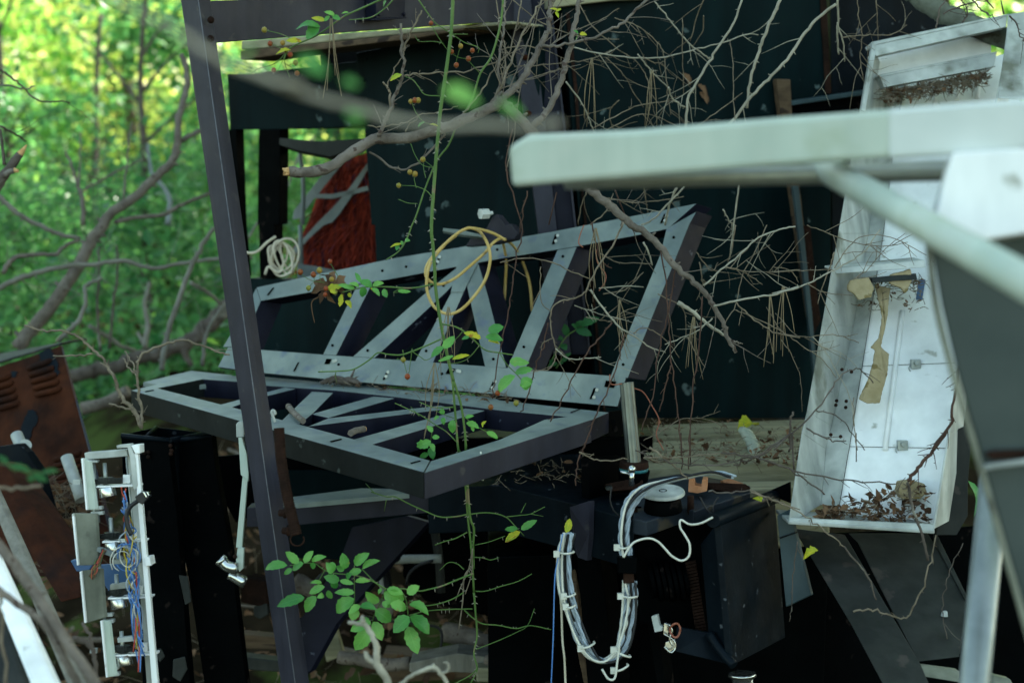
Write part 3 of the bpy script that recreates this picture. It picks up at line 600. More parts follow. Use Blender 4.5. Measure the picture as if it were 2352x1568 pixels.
m = MB(); m.prism(PP('u 560,1010 1560,1000 1560,1230 560,1190', 3.3), cv(0, 0, .3)); part('rear_case', m, M['black'], lb, .002)
m = MB(); m.prism(PP('u 880,1500 1750,1560 1750,1700 880,1700 ', 3.45), cv(0, 0, .1)); part('sill_beam', m, M['woodd'], lb, .003)
m = MB(); m.tube(PP('j 860,795 1000,790 1200,788', 3.1), .0095, .0095, 10); part('white_pipe', m, M['alu'], lb)
m = MB(); m.tube(PP('j 1140,510 1170,680 1190,830 1198,1000', 3.12), .010, .010, 10); part('grey_pipe', m, M['alug'], lb)
m = MB(); m.tube(PP('j 820,795 835,900 850,1000', 3.05), .011, .011, 10); part('white_pipe', m, M['alu'], lb)
m = MB(); q = PP('j 845,800 860,900 872,1000', 3.03)
m.tube([q[0] + (q[2] - q[0]) * (i / 120) + cv(math.cos(i * .9) * .008, 0, math.sin(i * .9) * .008) for i in range(121)], .0018, .0018, 5, 0, 1); part('coil', m, M['cabk'], lb)
m = MB()
for s_, d_ in (('j 980,950 1000,880 1060,830 1150,800', 3.08), ('j 870,790 920,800 940,780', 3.07), ('j 700,1150 900,1180 1100,1200 1200,1240 1190,1400', 3.15)): m = MB(); m.tube(PP(s_, d_), .0035, .0035, 6); part('hose', m, M['cabk'], lb)

# ================================================================ chrome post
m = MB(); m.tube([P(1439, 878, 2.62), P(1456, 1066, 2.62)], .0132, .0138, 24, 0, 1, prof=lambda j, i: 1 - .07 * (j % 2), sm=False)
cp = thing('chrome_post', 'short fluted chrome post standing at the right end of the frames', 'post', P(1456, 1072, 2.62))
part('shaft', m, M['satin'], cp)
m = MB(); a = P(1456, 1058, 2.62); m.cyl(a, a - vz * .012, .026, .028); part('collar', m, M['rustd'], cp, .001)
m = MB(); m.cyl(a - vz * .012, a - vz * .018, .027); part('gasket', m, mat('teal_rubber', (.02, .12, .14), (.03, .16, .18), .5), cp)
m = MB(); m.cyl(a - vz * .018, a - vz * .05, .030, .024); part('base', m, M['black'], cp, .001)

# ================================================================ black machine box, plate and gear disc
bx = thing('machine_case', 'black steel machine case with open front and rounded top edge at the lower right', 'machine', Vector((P(1620, 1500, 2.55).x, P(1620, 1500, 2.55).y, 0)))
D1, D2 = 2.38, 2.60
A_ = [P(*q, D1) for q in L('k 1385,560 1462,1456')]; B_ = [P(*q, D2) for q in L('k 1725,402 1792,1282')]
m = MB(); m.prism([A_[0], B_[0], B_[1], A_[1]], cv(-.012, 0, .004)); part('side_wall', m, M['navy'], bx, .002)
m = MB()
m.prism(PP('k 1262,700 1385,545', D1 + .05, D1) + PP('k 1460,1455 1310,1252', D1, D1 + .05), cv(0, 0, .008)); part('front_flange', m, M['navy'], bx, .0015)
m = MB(); m.prism(PP('k 1110,1213 1312,1253 1460,1456 1100,1368', D1 + .05, D1 + .02), cv(0, 0, .01)); part('bottom_flange', m, M['navy'], bx, .0015)
m = MB(); m.prism(PP('k 840,600 1300,560 1385,560 1265,700 1262,1240 880,1190', D1 + .16), cv(0, 0, .02)); part('inner_wall', m, M['black'], bx, .001)
m = MB(); m.tube([P(*L('k 1335,548')[0], D1 - .01), P(*L('k 1722,398')[0], D2 - .01)], .013, .013, 14, 0, 1); part('top_edge_roll', m, M['navy'], bx, .001)
m = MB(); m.tube(PP('k 1312,1256 1390,1370 1468,1456', D1 + .03, D1 - .01), .008, .008, 10); part('bottom_edge_roll', m, M['navy'], bx)
m = MB()
for i, (x_, r_q) in enumerate(((940, .030), (975, .036), (1010, .034), (1045, .036), (1080, .034), (1115, .036), (1150, .028))): m.cyl(P(*L('k %g,930' % x_)[0], D1 + .13), P(*L('k %g,925' % (x_ + 26))[0], D1 + .13), r_q, r_q, 20)
part('motor', m, M['black'], bx, .001)
mm = MB(); q0 = P(*L('k 1195,810')[0], D1 + .12); q1 = P(*L('k 1260,1230')[0], D1 + .12)
for i in range(22):
    p = q0 + (q1 - q0) * i / 21; mm.box(p, cv(.009, .002, 0), cv(0, .0022, 0), cv(0, 0, .004))
part('rack_teeth', mm, M['rustd'], bx)
DZ = P(*L('k 1020,520')[0], 2.43).z; DP = HP(DZ)
tp = thing('motor_plate', 'black profiled steel plate lying on top of the machine case', 'plate', DP(1540, 1180))
m = MB(); m.prism(on(DP, 'k 835,540 921,555 1165,470 1215,490 1570,372 1570,330 1380,290 1160,250 850,300 840,420'), -vz * .026); plt = part('plate', m, mat('dusty_blue_black', (.011, .016, .023), (.020, .028, .038), .5, 0, 9, bump=.15, c3=(.06, .05, .035), c3scale=14, c3th=.58), tp, .002)
m = MB()
for x, y in L('k 930,500 1045,487 870,470'): m.cyl(DP(x, y) + vz * .001, DP(x, y) + vz * .002, .005, seg=10)
part('bolt_hole', m, M['slot'], plt)
gd = thing('gear_disc', 'pale grey toothed metal disc lying flat on the black plate', 'gear', DP(1520, 1150))
c = HP(DZ + .038)(*L('k 1022,362')[0]); r_ = 138 * .3661 / FPX * (c - C0).dot(CF)
tilt = Matrix.Rotation(R(4), 3, 'X') @ Matrix.Rotation(R(-2), 3, 'Y'); m = MB(); n = 150; zt = tilt @ vz
ring = lambda rr, z: [c + tilt @ Vector((math.cos(6.2832 * i / n) * rr * (1 - (.012 if i % 3 == 0 and rr > r_ * .9 else 0)), math.sin(6.2832 * i / n) * rr * (1 - (.012 if i % 3 == 0 and rr > r_ * .9 else 0)), z)) for i in range(n)]
b0_ = len(m.v); m.v += ring(r_ * .96, 0) + ring(r_, -.003) + ring(r_, -.0055); m.face(list(range(n)))
for k in (0, 1):
    for i in range(n): j = (i + 1) % n; m.face([b0_ + k * n + j, b0_ + k * n + i, b0_ + (k + 1) * n + i, b0_ + (k + 1) * n + j])
m.face([b0_ + 2 * n + i for i in range(n)][::-1]); part('disc', m, M['alu'], gd)
m = MB(); m.tube([c + tilt @ Vector((math.cos(a * .35) * .0065, math.sin(a * .35) * .0065, .0006)) for a in range(19)], .0006, .0006, 5, 0, 1, cap=False); part('centre_ring', m, M['slot'], gd)
m = MB(); m.cyl(c - zt * .012, c - zt * .035, .030, .034, 18); part('hub', m, M['black'], gd, .001)
m = MB(); m.cyl(c - zt * .012 + cv(-.05, 0, 0), c - zt * .045 + cv(-.05, 0, 0), .006, seg=8); m.cyl(c - zt * .012 + cv(.05, 0, .02), c - zt * .045 + cv(.05, 0, .02), .006, seg=8); part('standoff', m, M['rustd'], gd)
def scrap(s, d, th, mt, nm, lb_, cat, bev=.001, **kw):
    m = MB(); m.prism(PP(s, d), th); return solo(nm, m, M[mt], lb_, cat, bevel=bev, **kw)
M['orange'] = mat('orange_brown_scrap', (.30, .12, .05), (.42, .20, .10), .7, 0, 30, bump=.5)
scrap('k 1185,290 1215,285 1225,330 1262,335 1270,290 1302,292 1298,365 1240,378 1180,370', 2.52, cv(.008, 0, .05), 'orange', 'plastic_clip', 'torn orange brown block behind the gear disc', 'scrap')
scrap('k 1395,295 1440,285 1530,315 1480,325 1400,310', 2.62, cv(0, -.004, .03), 'orange', 'curled_bark', 'flat orange brown bark scrap beside the twisted cable', 'bark')
scrap('k 1300,310 1540,318 1575,345 1480,380 1310,350', 2.58, cv(0, -.012, .03), 'rustd', 'rusted_plate', 'dark rusted plate lying behind the orange scrap', 'plate')
scrap('k 660,320 860,280 900,300 890,350 700,365', 2.6, cv(0, -.01, .05), 'rustd', 'rusted_bracket', 'low rusted bracket at the foot of the chrome post', 'bracket')
scrap('k 665,345 705,335 705,360 668,362', 2.56, cv(0, 0, .03), 'alug', 'wood_chip', 'small pale block left of the gear disc', 'block')
m = MB(); p = P(*L('k 825,330')[0], 2.55); m.cyl(p, p + vz * .028, .005, seg=8); m.ball(p + vz * .03, .008, 0, 6); m.cyl(p + cv(.0, .02, 0), p + cv(-.02, .025, 0), .003, seg=6)
solo('terminal_bolt', m, M['chrome'], 'small silver bolt standing left of the gear disc', 'bolt')
scrap('k 1640,385 1818,306 1822,440 1725,402', 2.58, cv(.004, 0, .01), 'black', 'black_flap', 'thin black sheet sticking up behind the machine case', 'sheet')
gp = thing('slate_sheet', 'narrow slate blue sheet hanging between the machine case and the tray', 'panel', P(*L('l 460,1085')[0], 2.75))
m = MB(); m.prism(PP('l 332,516 410,478 545,1015 388,1090', 2.52), cv(.006, 0, .005)); part('sheet', m, M['slate'], gp, .001)
m = MB(); m.prism(PP('l 350,655 460,618 462,624 352,664', 2.516), cv(0, 0, .002)); part('fold', m, M['navy'], gp)
m = MB(); m.prism(PP('k 948,1150 985,1138 1000,1205 1020,1215 1018,1240 970,1250', 2.40), cv(.004, 0, .012)); solo('angle_bracket', m, M['alu'], 'small white angle bracket on the black leg beside the copper ring', 'bracket', bevel=.001)
m = MB(); c_ = P(*L('k 1100,1235')[0], 2.38); m.tube([c_ + cv(math.cos(a * .42) * .0085, math.sin(a * .42) * .0115, .004 * math.sin(a)) for a in range(16)], .0018, .0018, 6, 0, 2, cap=False); solo('copper_ring', m, M['pinkw'], 'thin copper wire ring hanging beside the clips', 'ring')
m = MB()
for s_ in ('k 1030,1190 1060,1200 1055,1270 1025,1265', 'k 1040,1310 1095,1290 1100,1350 1060,1380 1035,1350'): m.prism(PP(s_, 2.40), cv(.004, 0, .01))
m.tube(PP('k 1060,1200 1080,1240 1065,1290 1080,1330', 2.39), .002, .002, 6); m.tube(PP('k 1030,1260 1090,1300 1100,1350 1070,1375 1030,1340', 2.385), .0016, .0016, 6)
solo('wire_clips', m, M['chrome'], 'tangle of small steel clips hanging below the white bracket', 'clips', bevel=.0008)
m = MB(); m.cyl(P(*L('k 1522,1520')[0], 2.6), P(*L('k 1530,2200')[0], 2.6), .02, .02, 16); m.cyl(P(*L('k 1520,1505')[0], 2.6), P(*L('k 1521,1525')[0], 2.6), .026, .026, 16); solo('stub_pipe', m, M['chrome'], 'steel pipe end showing beneath the machine case', 'pipe')

# ================================================================ cable bundle
cb = thing('cable_bundle', 'drooping bundle of grey, white and black cables held by white zip ties', 'cable bundle', P(*L('k 650,1430')[0], 2.40))
rr = rng; rng = random.Random(3)
base = L('k 425,630 405,780 415,980 455,1150 520,1320 600,1415 690,1425 760,1350 800,1200 822,1050 812,930')
up_ = L('k 800,860 792,760 778,650 790,510 840,410 930,335 1060,295 1180,275 1330,250 1450,275')
def strand(q, ox, oy, r, d0, tw, mt, twist=0.0):
    m = MB(); pts = []
    for i, (u, v) in enumerate(q):
        a = tw + i * .35; pts.append(P(u + ox * (1 + .25 * math.sin(i * 1.7 + tw)), v + oy * math.cos(i + tw) * .4, d0) + cv(0, 0, .008 * math.sin(a)))
    if twist:
        for s_ in (0, 1):
            cc = catmull(pts, 10); m.tube([p + cv(math.cos(i * .5 + s_ * 3.14) * r * .6, 0, math.sin(i * .5 + s_ * 3.14) * r * .6) for i, p in enumerate(cc)], r * .72, r * .72, 6, s_, 1)
        return m
    m.tube(pts, r, r, 7, 0, 6); return m
for k, (ox, r, mt, tw) in enumerate(((-11, .0031, 'cabg', 1), (-4, .0034, 'cabg', 1), (4, .0034, 'cabg', 1), (11, .0031, 'cabg', 1), (-14, .0022, 'cabw', 0), (1, .0024, 'cabk', 0), (14, .0022, 'cabk', 0), (-8, .002, 'cabw', 0))):
    part('cable', strand(base, ox, 5, r, 2.40 + .004 * (k % 3) - (.012 if not tw else 0), k * 1.3, mt, tw), [M[mt], M['cabw'] if k == 1 else M['cabg']] if tw else M[mt], cb)
for k, (ox, r, mt, tw) in enumerate(((-9, .0031, 'cabg', 1), (-2, .0024, 'cabk', 0), (5, .0034, 'cabg', 1), (-6, .0020, 'cabw', 0), (11, .0031, 'cabg', 1))):
    part('cable', strand(up_, ox, 8, r, 2.40 + .004 * (k % 3) - (.012 if not tw else 0), k * 1.9, mt, tw), [M[mt], M['cabg']] if tw else M[mt], cb)
m = MB(); m.prism(PP('k 745,785 862,782 855,885 742,880', 2.37), cv(0, 0, .03)); part('clamp_block', m, M['black'], cb, .0015)
m = MB(); m.prism(PP('k 780,880 840,880 845,940 775,945', 2.385), cv(0, 0, .02)); part('rusty_clip', m, M['rustd'], cb, .0015)
def tie(x, y, x2, y2, hx, hy):
    m = MB(); a, b = P(*L('k %g,%g' % (x, y))[0], 2.385), P(*L('k %g,%g' % (x2, y2))[0], 2.385); mid = (a + b) / 2 - CF * .016
    m.tube([a + CF * .01, a - CF * .004, mid, b - CF * .004, b + CF * .01], .0019, .0019, 6, 0, 4); h = P(*L('k %g,%g' % (hx, hy))[0], 2.38); m.box(h, cv(.005, 0, 0), cv(0, .005, 0), cv(0, 0, .004)); part('zip_tie', m, M['cabw'], cb)
for t_ in ((375, 750, 460, 745, 355, 758), (395, 1020, 468, 1008, 400, 1022), (412, 1090, 470, 1078, 412, 1088), (500, 1345, 590, 1315, 505, 1350), (740, 715, 805, 715, 733, 717), (765, 1020, 858, 1022, 755, 1022), (715, 1355, 815, 1400, 712, 1358), (705, 1490, 800, 1455, 712, 1488)): tie(*t_)
rng = rr
def wire(s, d, r, mt, nm, lb_, d1=None, cat='wire', sub=6, group=None):
    m = MB(); m.tube(PP(s, d, d1), r, r, 6, 0, sub); return solo(nm, m, M[mt], lb_, cat, group)
wire('k 775,780 810,720 850,680 930,660 990,680 1040,730 1080,772 1140,800 1185,770 1190,700 1160,640 1130,590 1135,545 1190,572 1260,565 1335,528', 2.36, .0019, 'cabw', 'white_cable', 'white cable looping from the cable bundle to the machine case')
wire('k 640,1480 680,1540 720,1535 735,1440 750,1320', 2.37, .0019, 'cabw', 'white_cable', 'short white cable loop at the bottom of the cable bundle')
wire('k 395,630 365,780 345,900 338,1100 333,1300 320,1600', 2.38, .0011, 'blue', 'blue_wire', 'thin blue wire hanging straight down beside the cable bundle')
wire('k 372,960 385,1100 392,1300 405,1420 412,1600', 2.40, .0020, 'beige', 'pale_string', 'pale grey cord hanging down left of the black leg')
wire('k 1255,400 1290,470 1335,510 1340,450 1370,400', 2.42, .0016, 'cabk', 'green_wire', 'thin dark wire bent over the machine case edge')
wire('k 700,340 692,420 710,480 750,520', 2.5, .0018, 'cabk', 'black_wire', 'thin dark wire curving down by the chrome post')
wire('k 65,1145 200,1150 330,1170 440,1185', 2.9, .0045, 'cabg', 'blue_grey_cable', 'blue grey cable lying across the debris behind the bundle')
wire('g 765,1040 770,1100 800,1112 850,1105', 2.60, .0012, 'pinkw', 'copper_wire', 'bent copper wire at the top of the chrome post')
wire('g 930,1135 1000,1165 1060,1260 1110,1360 1090,1460 1140,1568', 2.68, .0012, 'pinkw', 'copper_wire', 'copper wire straggling down right of the chrome post')
wire('g 585,0 555,80 550,130 580,155', 2.72, .0012, 'pinkw', 'copper_wire', 'short copper wire hooked on the top rail')
wire('g 670,170 680,260 735,340 730,400 690,460', 2.85, .0010, 'pinkw', 'copper_wire', 'copper wire dangling behind the upright frame')
# ================================================================ aluminium tray (right)
TRf = Pl(P(1880, 1180, 2.56), P(2150, 1190, 2.50), P(2290, 190, 3.10))     # its floor sheet
TRo = Pl(P(1811, 1203, 2.46), P(2145, 1203, 2.42), P(2002, 97, 3.0))      # its front rim plane
tr = thing('aluminium_tray', 'tall white aluminium tray leaning upright with crossbars, torn foam and dead leaves in it', 'tray', Vector((P(1980, 1200, 2.46).x, P(1980, 1200, 2.46).y, 0)))
tb = cv(0, 0, .006)
m = MB(); m.prism(on(TRf, 'd 1240,560 2060,350 | d 2060,380 2060,1200 | h 1650,570 1655,900 1580,1568 | l 1418,0 1320,570 700,540 | h 850,1568 1090,40'), tb); part('floor_sheet', m, M['aluw'], tr, .001)
m = MB()
def loft(a, b, mat_i=0, th=tb):
    n = len(a)
    for i in range(n - 1): m.hexa([a[i], a[i + 1], b[i + 1], b[i]], [p + th for p in (a[i], a[i + 1], b[i + 1], b[i])])
a = on(TRo, 'd 1030,295 950,770 | h 800,60 685,700 582,1300 | l 490,0 405,572'); b = on(TRf, 'd 1155,590 1110,800 | h 1010,60 905,700 750,1400 | l 640,100 610,450', -.0)
loft(a, b); tsw = part('side_wall', m, M['alu'], tr, .001)
m = MB(); b2 = on(TRf, 'd 1248,585 1180,900 | h 1092,60 1005,600 850,1568 | l 765,100 705,450'); b2 = [p + (-CF * .012) for p in b2]; loft([p - CF * .001 for p in b], b2)
loft([p - CF * .001 for p in b2], [p + CF * .014 for p in b2], th=cv(.002, 0, 0)); part('inner_flange', m, M['alu'], tr, .001)
m = MB(); loft([p + cv(.002, 0, .009) for p in b2], [p + cv(.0055, 0, .009) for p in b2], th=CF * .001); part('gap_shadow', m, M['slot'], tr)  # dark strip painting the shadow in the gap beside the flange
for s_ in ('h 1240,600 1215,800 1190,1000 1120,1568', 'd 1480,600 1460,760', 'd 1640,560 1620,700', 'd 1780,530 1760,690'):
    m = MB(); q = [p - CF * .003 for p in on(TRf, s_)]; m.tube(q, .005, .005, 8, 0, 2); part('floor_rib', m, M['aluw'], tr)
m = MB(); m.prism(on(TRo, 'd 1035,292 1060,290 1068,312 985,780 955,770', -.0), cv(0, 0, .008)); part('rim', m, M['alu'], tr, .001)
def bar(s1, s2, nm, mt='alu', off=0):
    m = MB(); a, b = on(TRo, s1, off), on(TRf, s2)
    m.hexa(a, [p + CF * .03 for p in a]); return part(nm, m, M[mt], tr, .0015)
bar('d 1042,318 1975,112 1968,188 1060,392', 'd 0,0 1,1 2,2', 'crossbar')
m = MB(); m.prism(on(TRo, 'd 1042,318 1030,296 1988,98 1976,113', .001), CF * .06); part('crossbar_top', m, M['alu'], tr, .001)
m = MB(); q = [p + CF * .05 for p in on(TRo, 'd 1132,508 1958,338 1940,432 1160,580')]; m.prism(q, CF * .03); part('crossbar', m, M['alu'], tr, .0015)
m = MB(); q = [p + CF * .05 for p in on(TRo, 'd 1132,507 1122,490 1960,325 1958,338')]; m.prism(q, CF * .07); part('crossbar_top', m, M['alu'], tr, .001)
m = MB(); m.prism([p + CF * .10 for p in on(TRo, 'd 1090,330 1980,140 1975,360 1130,500')], tb); part('head_sheet', m, M['aluw'], tr, .001)
m = MB(); a = on(TRo, 'd 1990,100 1978,330 | d 1910,680 | h 1580,560 1650,900 | l 1418,0 1322,600'); b = [p + cv(.055, 0, .10) for p in a]
m = MB(); loft(a, b, 0, cv(-.004, 0, 0)); part('side_wall', m, M['alug'] if False else M['alu'], tr, .001)
m = MB(); m.prism(on(TRo, 'd 1992,100 2120,80 2120,700 1912,690', .001), tb); part('corner_plate', m, M['alu'], tr, .001)
m = MB(); a = on(TRo, 'l 404,572 1322,632'); b = [p + CF * .12 for p in a]; a2 = on(TRo, 'l 412,532 1322,572')
m.hexa([a2[0], a2[1], a[1], a[0]], [p + CF * .008 for p in (a2[0], a2[1], a[1], a[0])]); m.hexa([a[0] + vz * .006, a[1] + vz * .006, b[1] + vz * .012, b[0] + vz * .012], [a[0], a[1], b[1] + vz * .006, b[0] + vz * .006]); part('bottom_lip', m, M['alu'], tr, .0015)
m = MB(); q = on(TRo, 'h 780,300 1420,240 1430,290 800,335'); m.prism([p + CF * .02 for p in q], CF * .01); q2 = on(TRo, 'h 780,300 1420,240'); m.hexa([q2[0] + CF * .02, q2[1] + CF * .02, q2[1] + CF * .10 + vz * .01, q2[0] + CF * .10 + vz * .01], [q2[0] + CF * .02 - vz * .004, q2[1] + CF * .02 - vz * .004, q2[1] + CF * .10 + vz * .006, q2[0] + CF * .10 + vz * .006]); part('shelf', m, M['alu'], tr, .001)
m = MB(); m.prism([p + CF * .03 for p in on(TRo, 'h 1060,360 1370,330 1380,375 1060,395')], CF * .03); part('shelf_bracket', m, M['alug'], tr, .001)
m = MB(); m.prism([p - CF * .002 for p in on(TRf, 'h 1352,380 1400,380 1378,520 1335,520')], -CF * .002); part('blue_tape', m, M['bluetarp'], tr)
for s_ in ('h 1330,968', 'h 1238,1532', 'l 1113,78'):
    u, v = L(s_)[0]
    if s_[0] == 'l': continue
    m = MB(); p = TRf(u, v) - CF * .004; m.box(p, cv(.009, 0, 0), cv(0, .009, 0), cv(0, 0, .006)); m.cyl(p + cv(0, .002, -.006), p + cv(0, .002, -.012), .005, seg=8); m.tube([p + cv(-.008, 0, 0), p + cv(-.013, -.008, -.003), p + cv(-.009, -.016, -.003)], .0014, .0014, 5); part('latch', m, M['pipe'], tr, .001)
m = MB()
for s_ in ('h 850,985 1330,968 1610,958 1610,961 1330,971 850,988', 'h 860,1540 1600,1552 1600,1555 860,1543'): m.prism([p - CF * .0008 for p in on(TRf, s_)], -CF * .0008)
part('sheet_seam', m, M['alug'], tr)
m = MB()
for x, y in L('h 638,1182 632,1140 770,1252 775,1222 838,1268 842,1225 598,1386 735,1457 802,1470 812,1005 878,1022'):
    pa, pb = TRo(x, y), TRf(x, y); m = MB(); m.ball(pa + (pb - pa) * .62 - CF * .012, .0034, 0, 6); part('rivet', m, M['rustd'], tsw)
# legs / ramp under the tray
st = thing('tray_stand', 'dull grey sheet metal ramp sloping away beneath the white tray', 'stand', Vector((P(2100, 1560, 2.5).x, 2.5, 0)))
SP = Pl(P(1830, 1210, 2.60), P(2150, 1230, 2.60), P(2110, 1568, 2.25))
m = MB(); m.prism(on(SP, 'l 440,600 760,640 1000,1050 1235,1450 1320,1650 1040,1650 800,1200'), cv(0, 0, .006)); part('ramp_plate', m, M['alug'], st, .001)
m = MB(); m.prism([p + CF * .02 for p in on(SP, 'l 800,640 1300,640 1560,1050 1500,1420 1240,1450 1000,980 860,700')], cv(0, 0, .006)); part('ramp_plate', m, M['rustd'] if False else M['alug'], st, .001)
m = MB(); m.prism(on(SP, 'l 1160,1446 1480,1488 1480,1560 1125,1502', .001), cv(0, 0, .02)); part('grey_bar', m, M['plate'], st, .002)
m = MB(); m.prism(on(SP, 'l 1690,1515 1800,1540 1830,1600 1690,1590', .001), cv(0, 0, .02)); part('grey_bar', m, M['plate'], st, .002)
m = MB(); m.prism([p + CF * .012 for p in on(SP, 'l 1330,620 1350,640 1540,1030 1530,1060 1340,700')], cv(.0, 0, .01)); part('stay', m, M['alug'], st, .001)
m = MB(); m.prism([p + CF * .01 for p in on(SP, 'l 1390,1128 1415,1125 1418,1160 1380,1160')], cv(0, 0, .01)); part('clip', m, M['alu'], st, .001)
m = MB(); m.prism(PP('l 1418,0 1560,-60 1530,330 1530,520 1460,640 1330,640', 2.56, 2.56), cv(0, 0, .008)); part('outer_panel', m, M['alug'], st, .001)
m = MB(); m.prism(PP('l 420,640 1330,600 1900,560 1900,1700 250,1700', 2.95), cv(0, 0, .01)); part('dark_backing', m, M['black'], st, .001)  # black backing that stands for the darkness beneath the tray
# foam pieces
def blobsheet(s, pl_off, nm, lb_, th=.012, mt='foam', cat='foam', jag=.0015, **kw):
    q = L(s); m = MB(); pts = []
    for i in range(len(q)):
        a, b = q[i], q[(i + 1) % len(q)]; n = max(1, int(math.hypot(b[0] - a[0], b[1] - a[1]) / 5))
        for k in range(n): t = k / n; pts.append((a[0] + (b[0] - a[0]) * t + rng.uniform(-.8, .8), a[1] + (b[1] - a[1]) * t + rng.uniform(-.8, .8)))
    m.prism([TRo(u, v) + CF * (pl_off + .006 * math.sin(v * .05)) for u, v in pts], CF * th); return solo(nm, m, M[mt], lb_, cat, bevel=.002, **kw)
blobsheet('h 905,380 1030,360 1075,430 1050,500 960,520 935,480 890,450 888,410', .02, 'foam_lump', 'rounded lump of old yellow foam under the left of the tray shelf')
blobsheet('h 1190,340 1330,300 1350,370 1320,450 1300,470 1270,430 1190,405', .03, 'foam_lump', 'broad lump of old yellow foam under the right of the tray shelf')
blobsheet('h 1110,405 1225,430 1200,560 1180,700 1170,790 1155,850 1210,900 1200,960 1190,1060 1150,1250 1060,1255 1000,1225 1050,1100 1090,960 1110,870 1080,855 1140,790 1150,640 1130,500', .055, 'foam_strip', 'long torn strip of yellow foam hanging down inside the white tray', .006)
blobsheet('l 1165,330 1230,318 1320,340 1342,400 1300,440 1180,440 1160,390', .06, 'foam_lump', 'brown foam lump among the dead leaves at the bottom of the tray', .03)
# dead leaves inside the tray and hanging roots
def litter(nm, n, fn, sz, lb_, seed, tw=.3, mt=('leafb', 'twig')):
    global rng; rr = rng; rng = random.Random(seed); m = MB()
    for _ in range(n):
        p = fn()
        if rng.random() < tw:
            d = Vector((rng.gauss(0, 1), rng.gauss(0, 1), rng.gauss(0, .6))).normalized() * sz * rng.uniform(.5, 1.6); m.tube([p, p + d * .5 + Vector((0, 0, rng.gauss(0, sz * .15))), p + d], .0009, .0005, 4, 1, 2)
        else:
            d = Vector((rng.gauss(0, 1), rng.gauss(0, 1), rng.gauss(0, .5))).normalized() * sz * rng.uniform(.5, 1.1)
            m.leaf(p, p + d, sz * rng.uniform(.3, .7), Vector((rng.gauss(0, .6), rng.gauss(0, .6), 1)), 0, 5, rng.uniform(-.7, .9), rng.uniform(-.3, .4), .7)
    o = link_mesh(nm, m, [M[mt[0]], M[mt[1]]], Vector()); tag(o, lb_, 'litter', kind='stuff'); rng = rr
def f1():
    u = 1900 + 245 * rng.random(); k = (u - 1900) / 245; v = 1202 - rng.random() * (18 + 70 * k ** .8); return TRo(u, v) + CF * rng.uniform(.015, .09)
litter('tray_leaf_litter', 300, f1, .022, 'dead brown oak leaves and twigs heaped on the bottom lip of the tray', 31, .35)
def f2():
    u = 2052 + 240 * rng.random(); v = 198 - (u - 2052) * .19 + rng.random() ** 2 * 28; return TRo(u, v) + CF * rng.uniform(.05, .10)
litter('root_fringe', 900, f2, .017, 'ragged brown roots and moss hanging under the second crossbar of the tray', 32, .8)
def f3():
    u = 1990 + 155 * rng.random(); v = 640 + rng.random() ** 2 * 70; return TRo(u, v) + CF * rng.uniform(.04, .10)
litter('root_fringe', 170, f3, .014, 'dark crumbs and rootlets caught below the tray shelf', 33, .7)

# ================================================================ blurred foreground railing and seat
ra = thing('metal_railing', 'out of focus pale green square rail with round pipes close to the camera', 'railing', Vector((P(2200, 400, 1.42).x, P(2200, 400, 1.42).y, 0)))
RP = VP(P(1168, 380, 1.50), P(2352, 290, 1.34))
f_ = on(RP, 'u 1166,338 1214,309 1450,299 1776,271 2352,229 2560,210 2560,324 2352,343 1776,382 1174,430'); dv = (f_[4] - f_[0]).normalized(); back = vz.cross(dv); back = back if back.y > 0 else -back
m = MB(); m.prism(f_, back * .042); part('square_rail', m, M['rail'], ra, .006)
m = MB(); m.prism(on(RP, 'u 2040,250 2352,226 2560,207 2560,327 2352,346 2040,366', -.003), back * .048); part('end_sleeve', m, mat('whitish_metal', (.54, .59, .57), (.62, .66, .64), .4, 0, 8), ra, .005)
m = MB(); m.tube(PP('u 1300,414 1750,404 2560,382', 1.56, 1.42), .0105, .0105, 16, 0, 1); part('pipe', m, M['pipe'], ra)
m = MB(); a, b = P(1878, 378, 1.50), P(2470, 712, 1.02); m.cyl(a, b, .0142, .0142, 24); part('diagonal_pipe', m, M['rail'], ra)
m = MB(); m.prism(PP('u 1870,372 1925,372 1985,425 1960,440', 1.49), cv(0, 0, .01)); part('flattened_end', m, M['rail'], ra, .002)
rp = thing('round_post', 'upright round galvanised pipe standing in front of the ramp at the lower right', 'post', Vector((P(2240, 1568, 1.75).x, P(2240, 1568, 1.75).y, 0)))
a, b = P(2290, 1040, 1.80), P(2238, 1568, 1.72); m = MB(); m.cyl(a, a + (b - a) * 2.1, .0185, .0185, 28); part('tube', m, mat('satin_galvanised', (.20, .235, .235), (.29, .325, .325), .38, .4, 12, streak=.15), rp)
se = thing('metal_chair', 'blurred white topped metal chair with a tapering grey shell, nearest thing at the right', 'seat', Vector((P(2300, 700, 1.25).x, P(2300, 700, 1.25).y, 0)))
m = MB(); m.prism(PP('u 2188,350 2520,330 2520,525 2352,538 2262,552 2146,500', 1.34), cv(.01, -.0, .05)); part('top_panel', m, M['aluw'], se, .003)
m = MB(); q = PP('u 2133,545 2262,552 2520,525 2520,1700 2440,1700 2330,1330 2248,1035 2200,870 2160,700', 1.42); m.prism(q, cv(.02, 0, .03)); part('shell', m, mat('grey_green_shell', (.036, .05, .047), (.055, .07, .065), .5, .1, 5), se, .004)
m = MB(); m.tube(PP('u 2131,548 2150,700 2190,860 2240,1030 2300,1240 2365,1470 2420,1700', 1.41), .0032, .0032, 10, 0, 4); part('edge_bead', m, M['plate'], se)
m = MB(); m.prism(PP('l 1640,200 1700,190 2000,150 2000,185 1700,225 1640,240', 1.395), cv(0, 0, .01)); part('white_trim', m, M['alu'], se, .002)
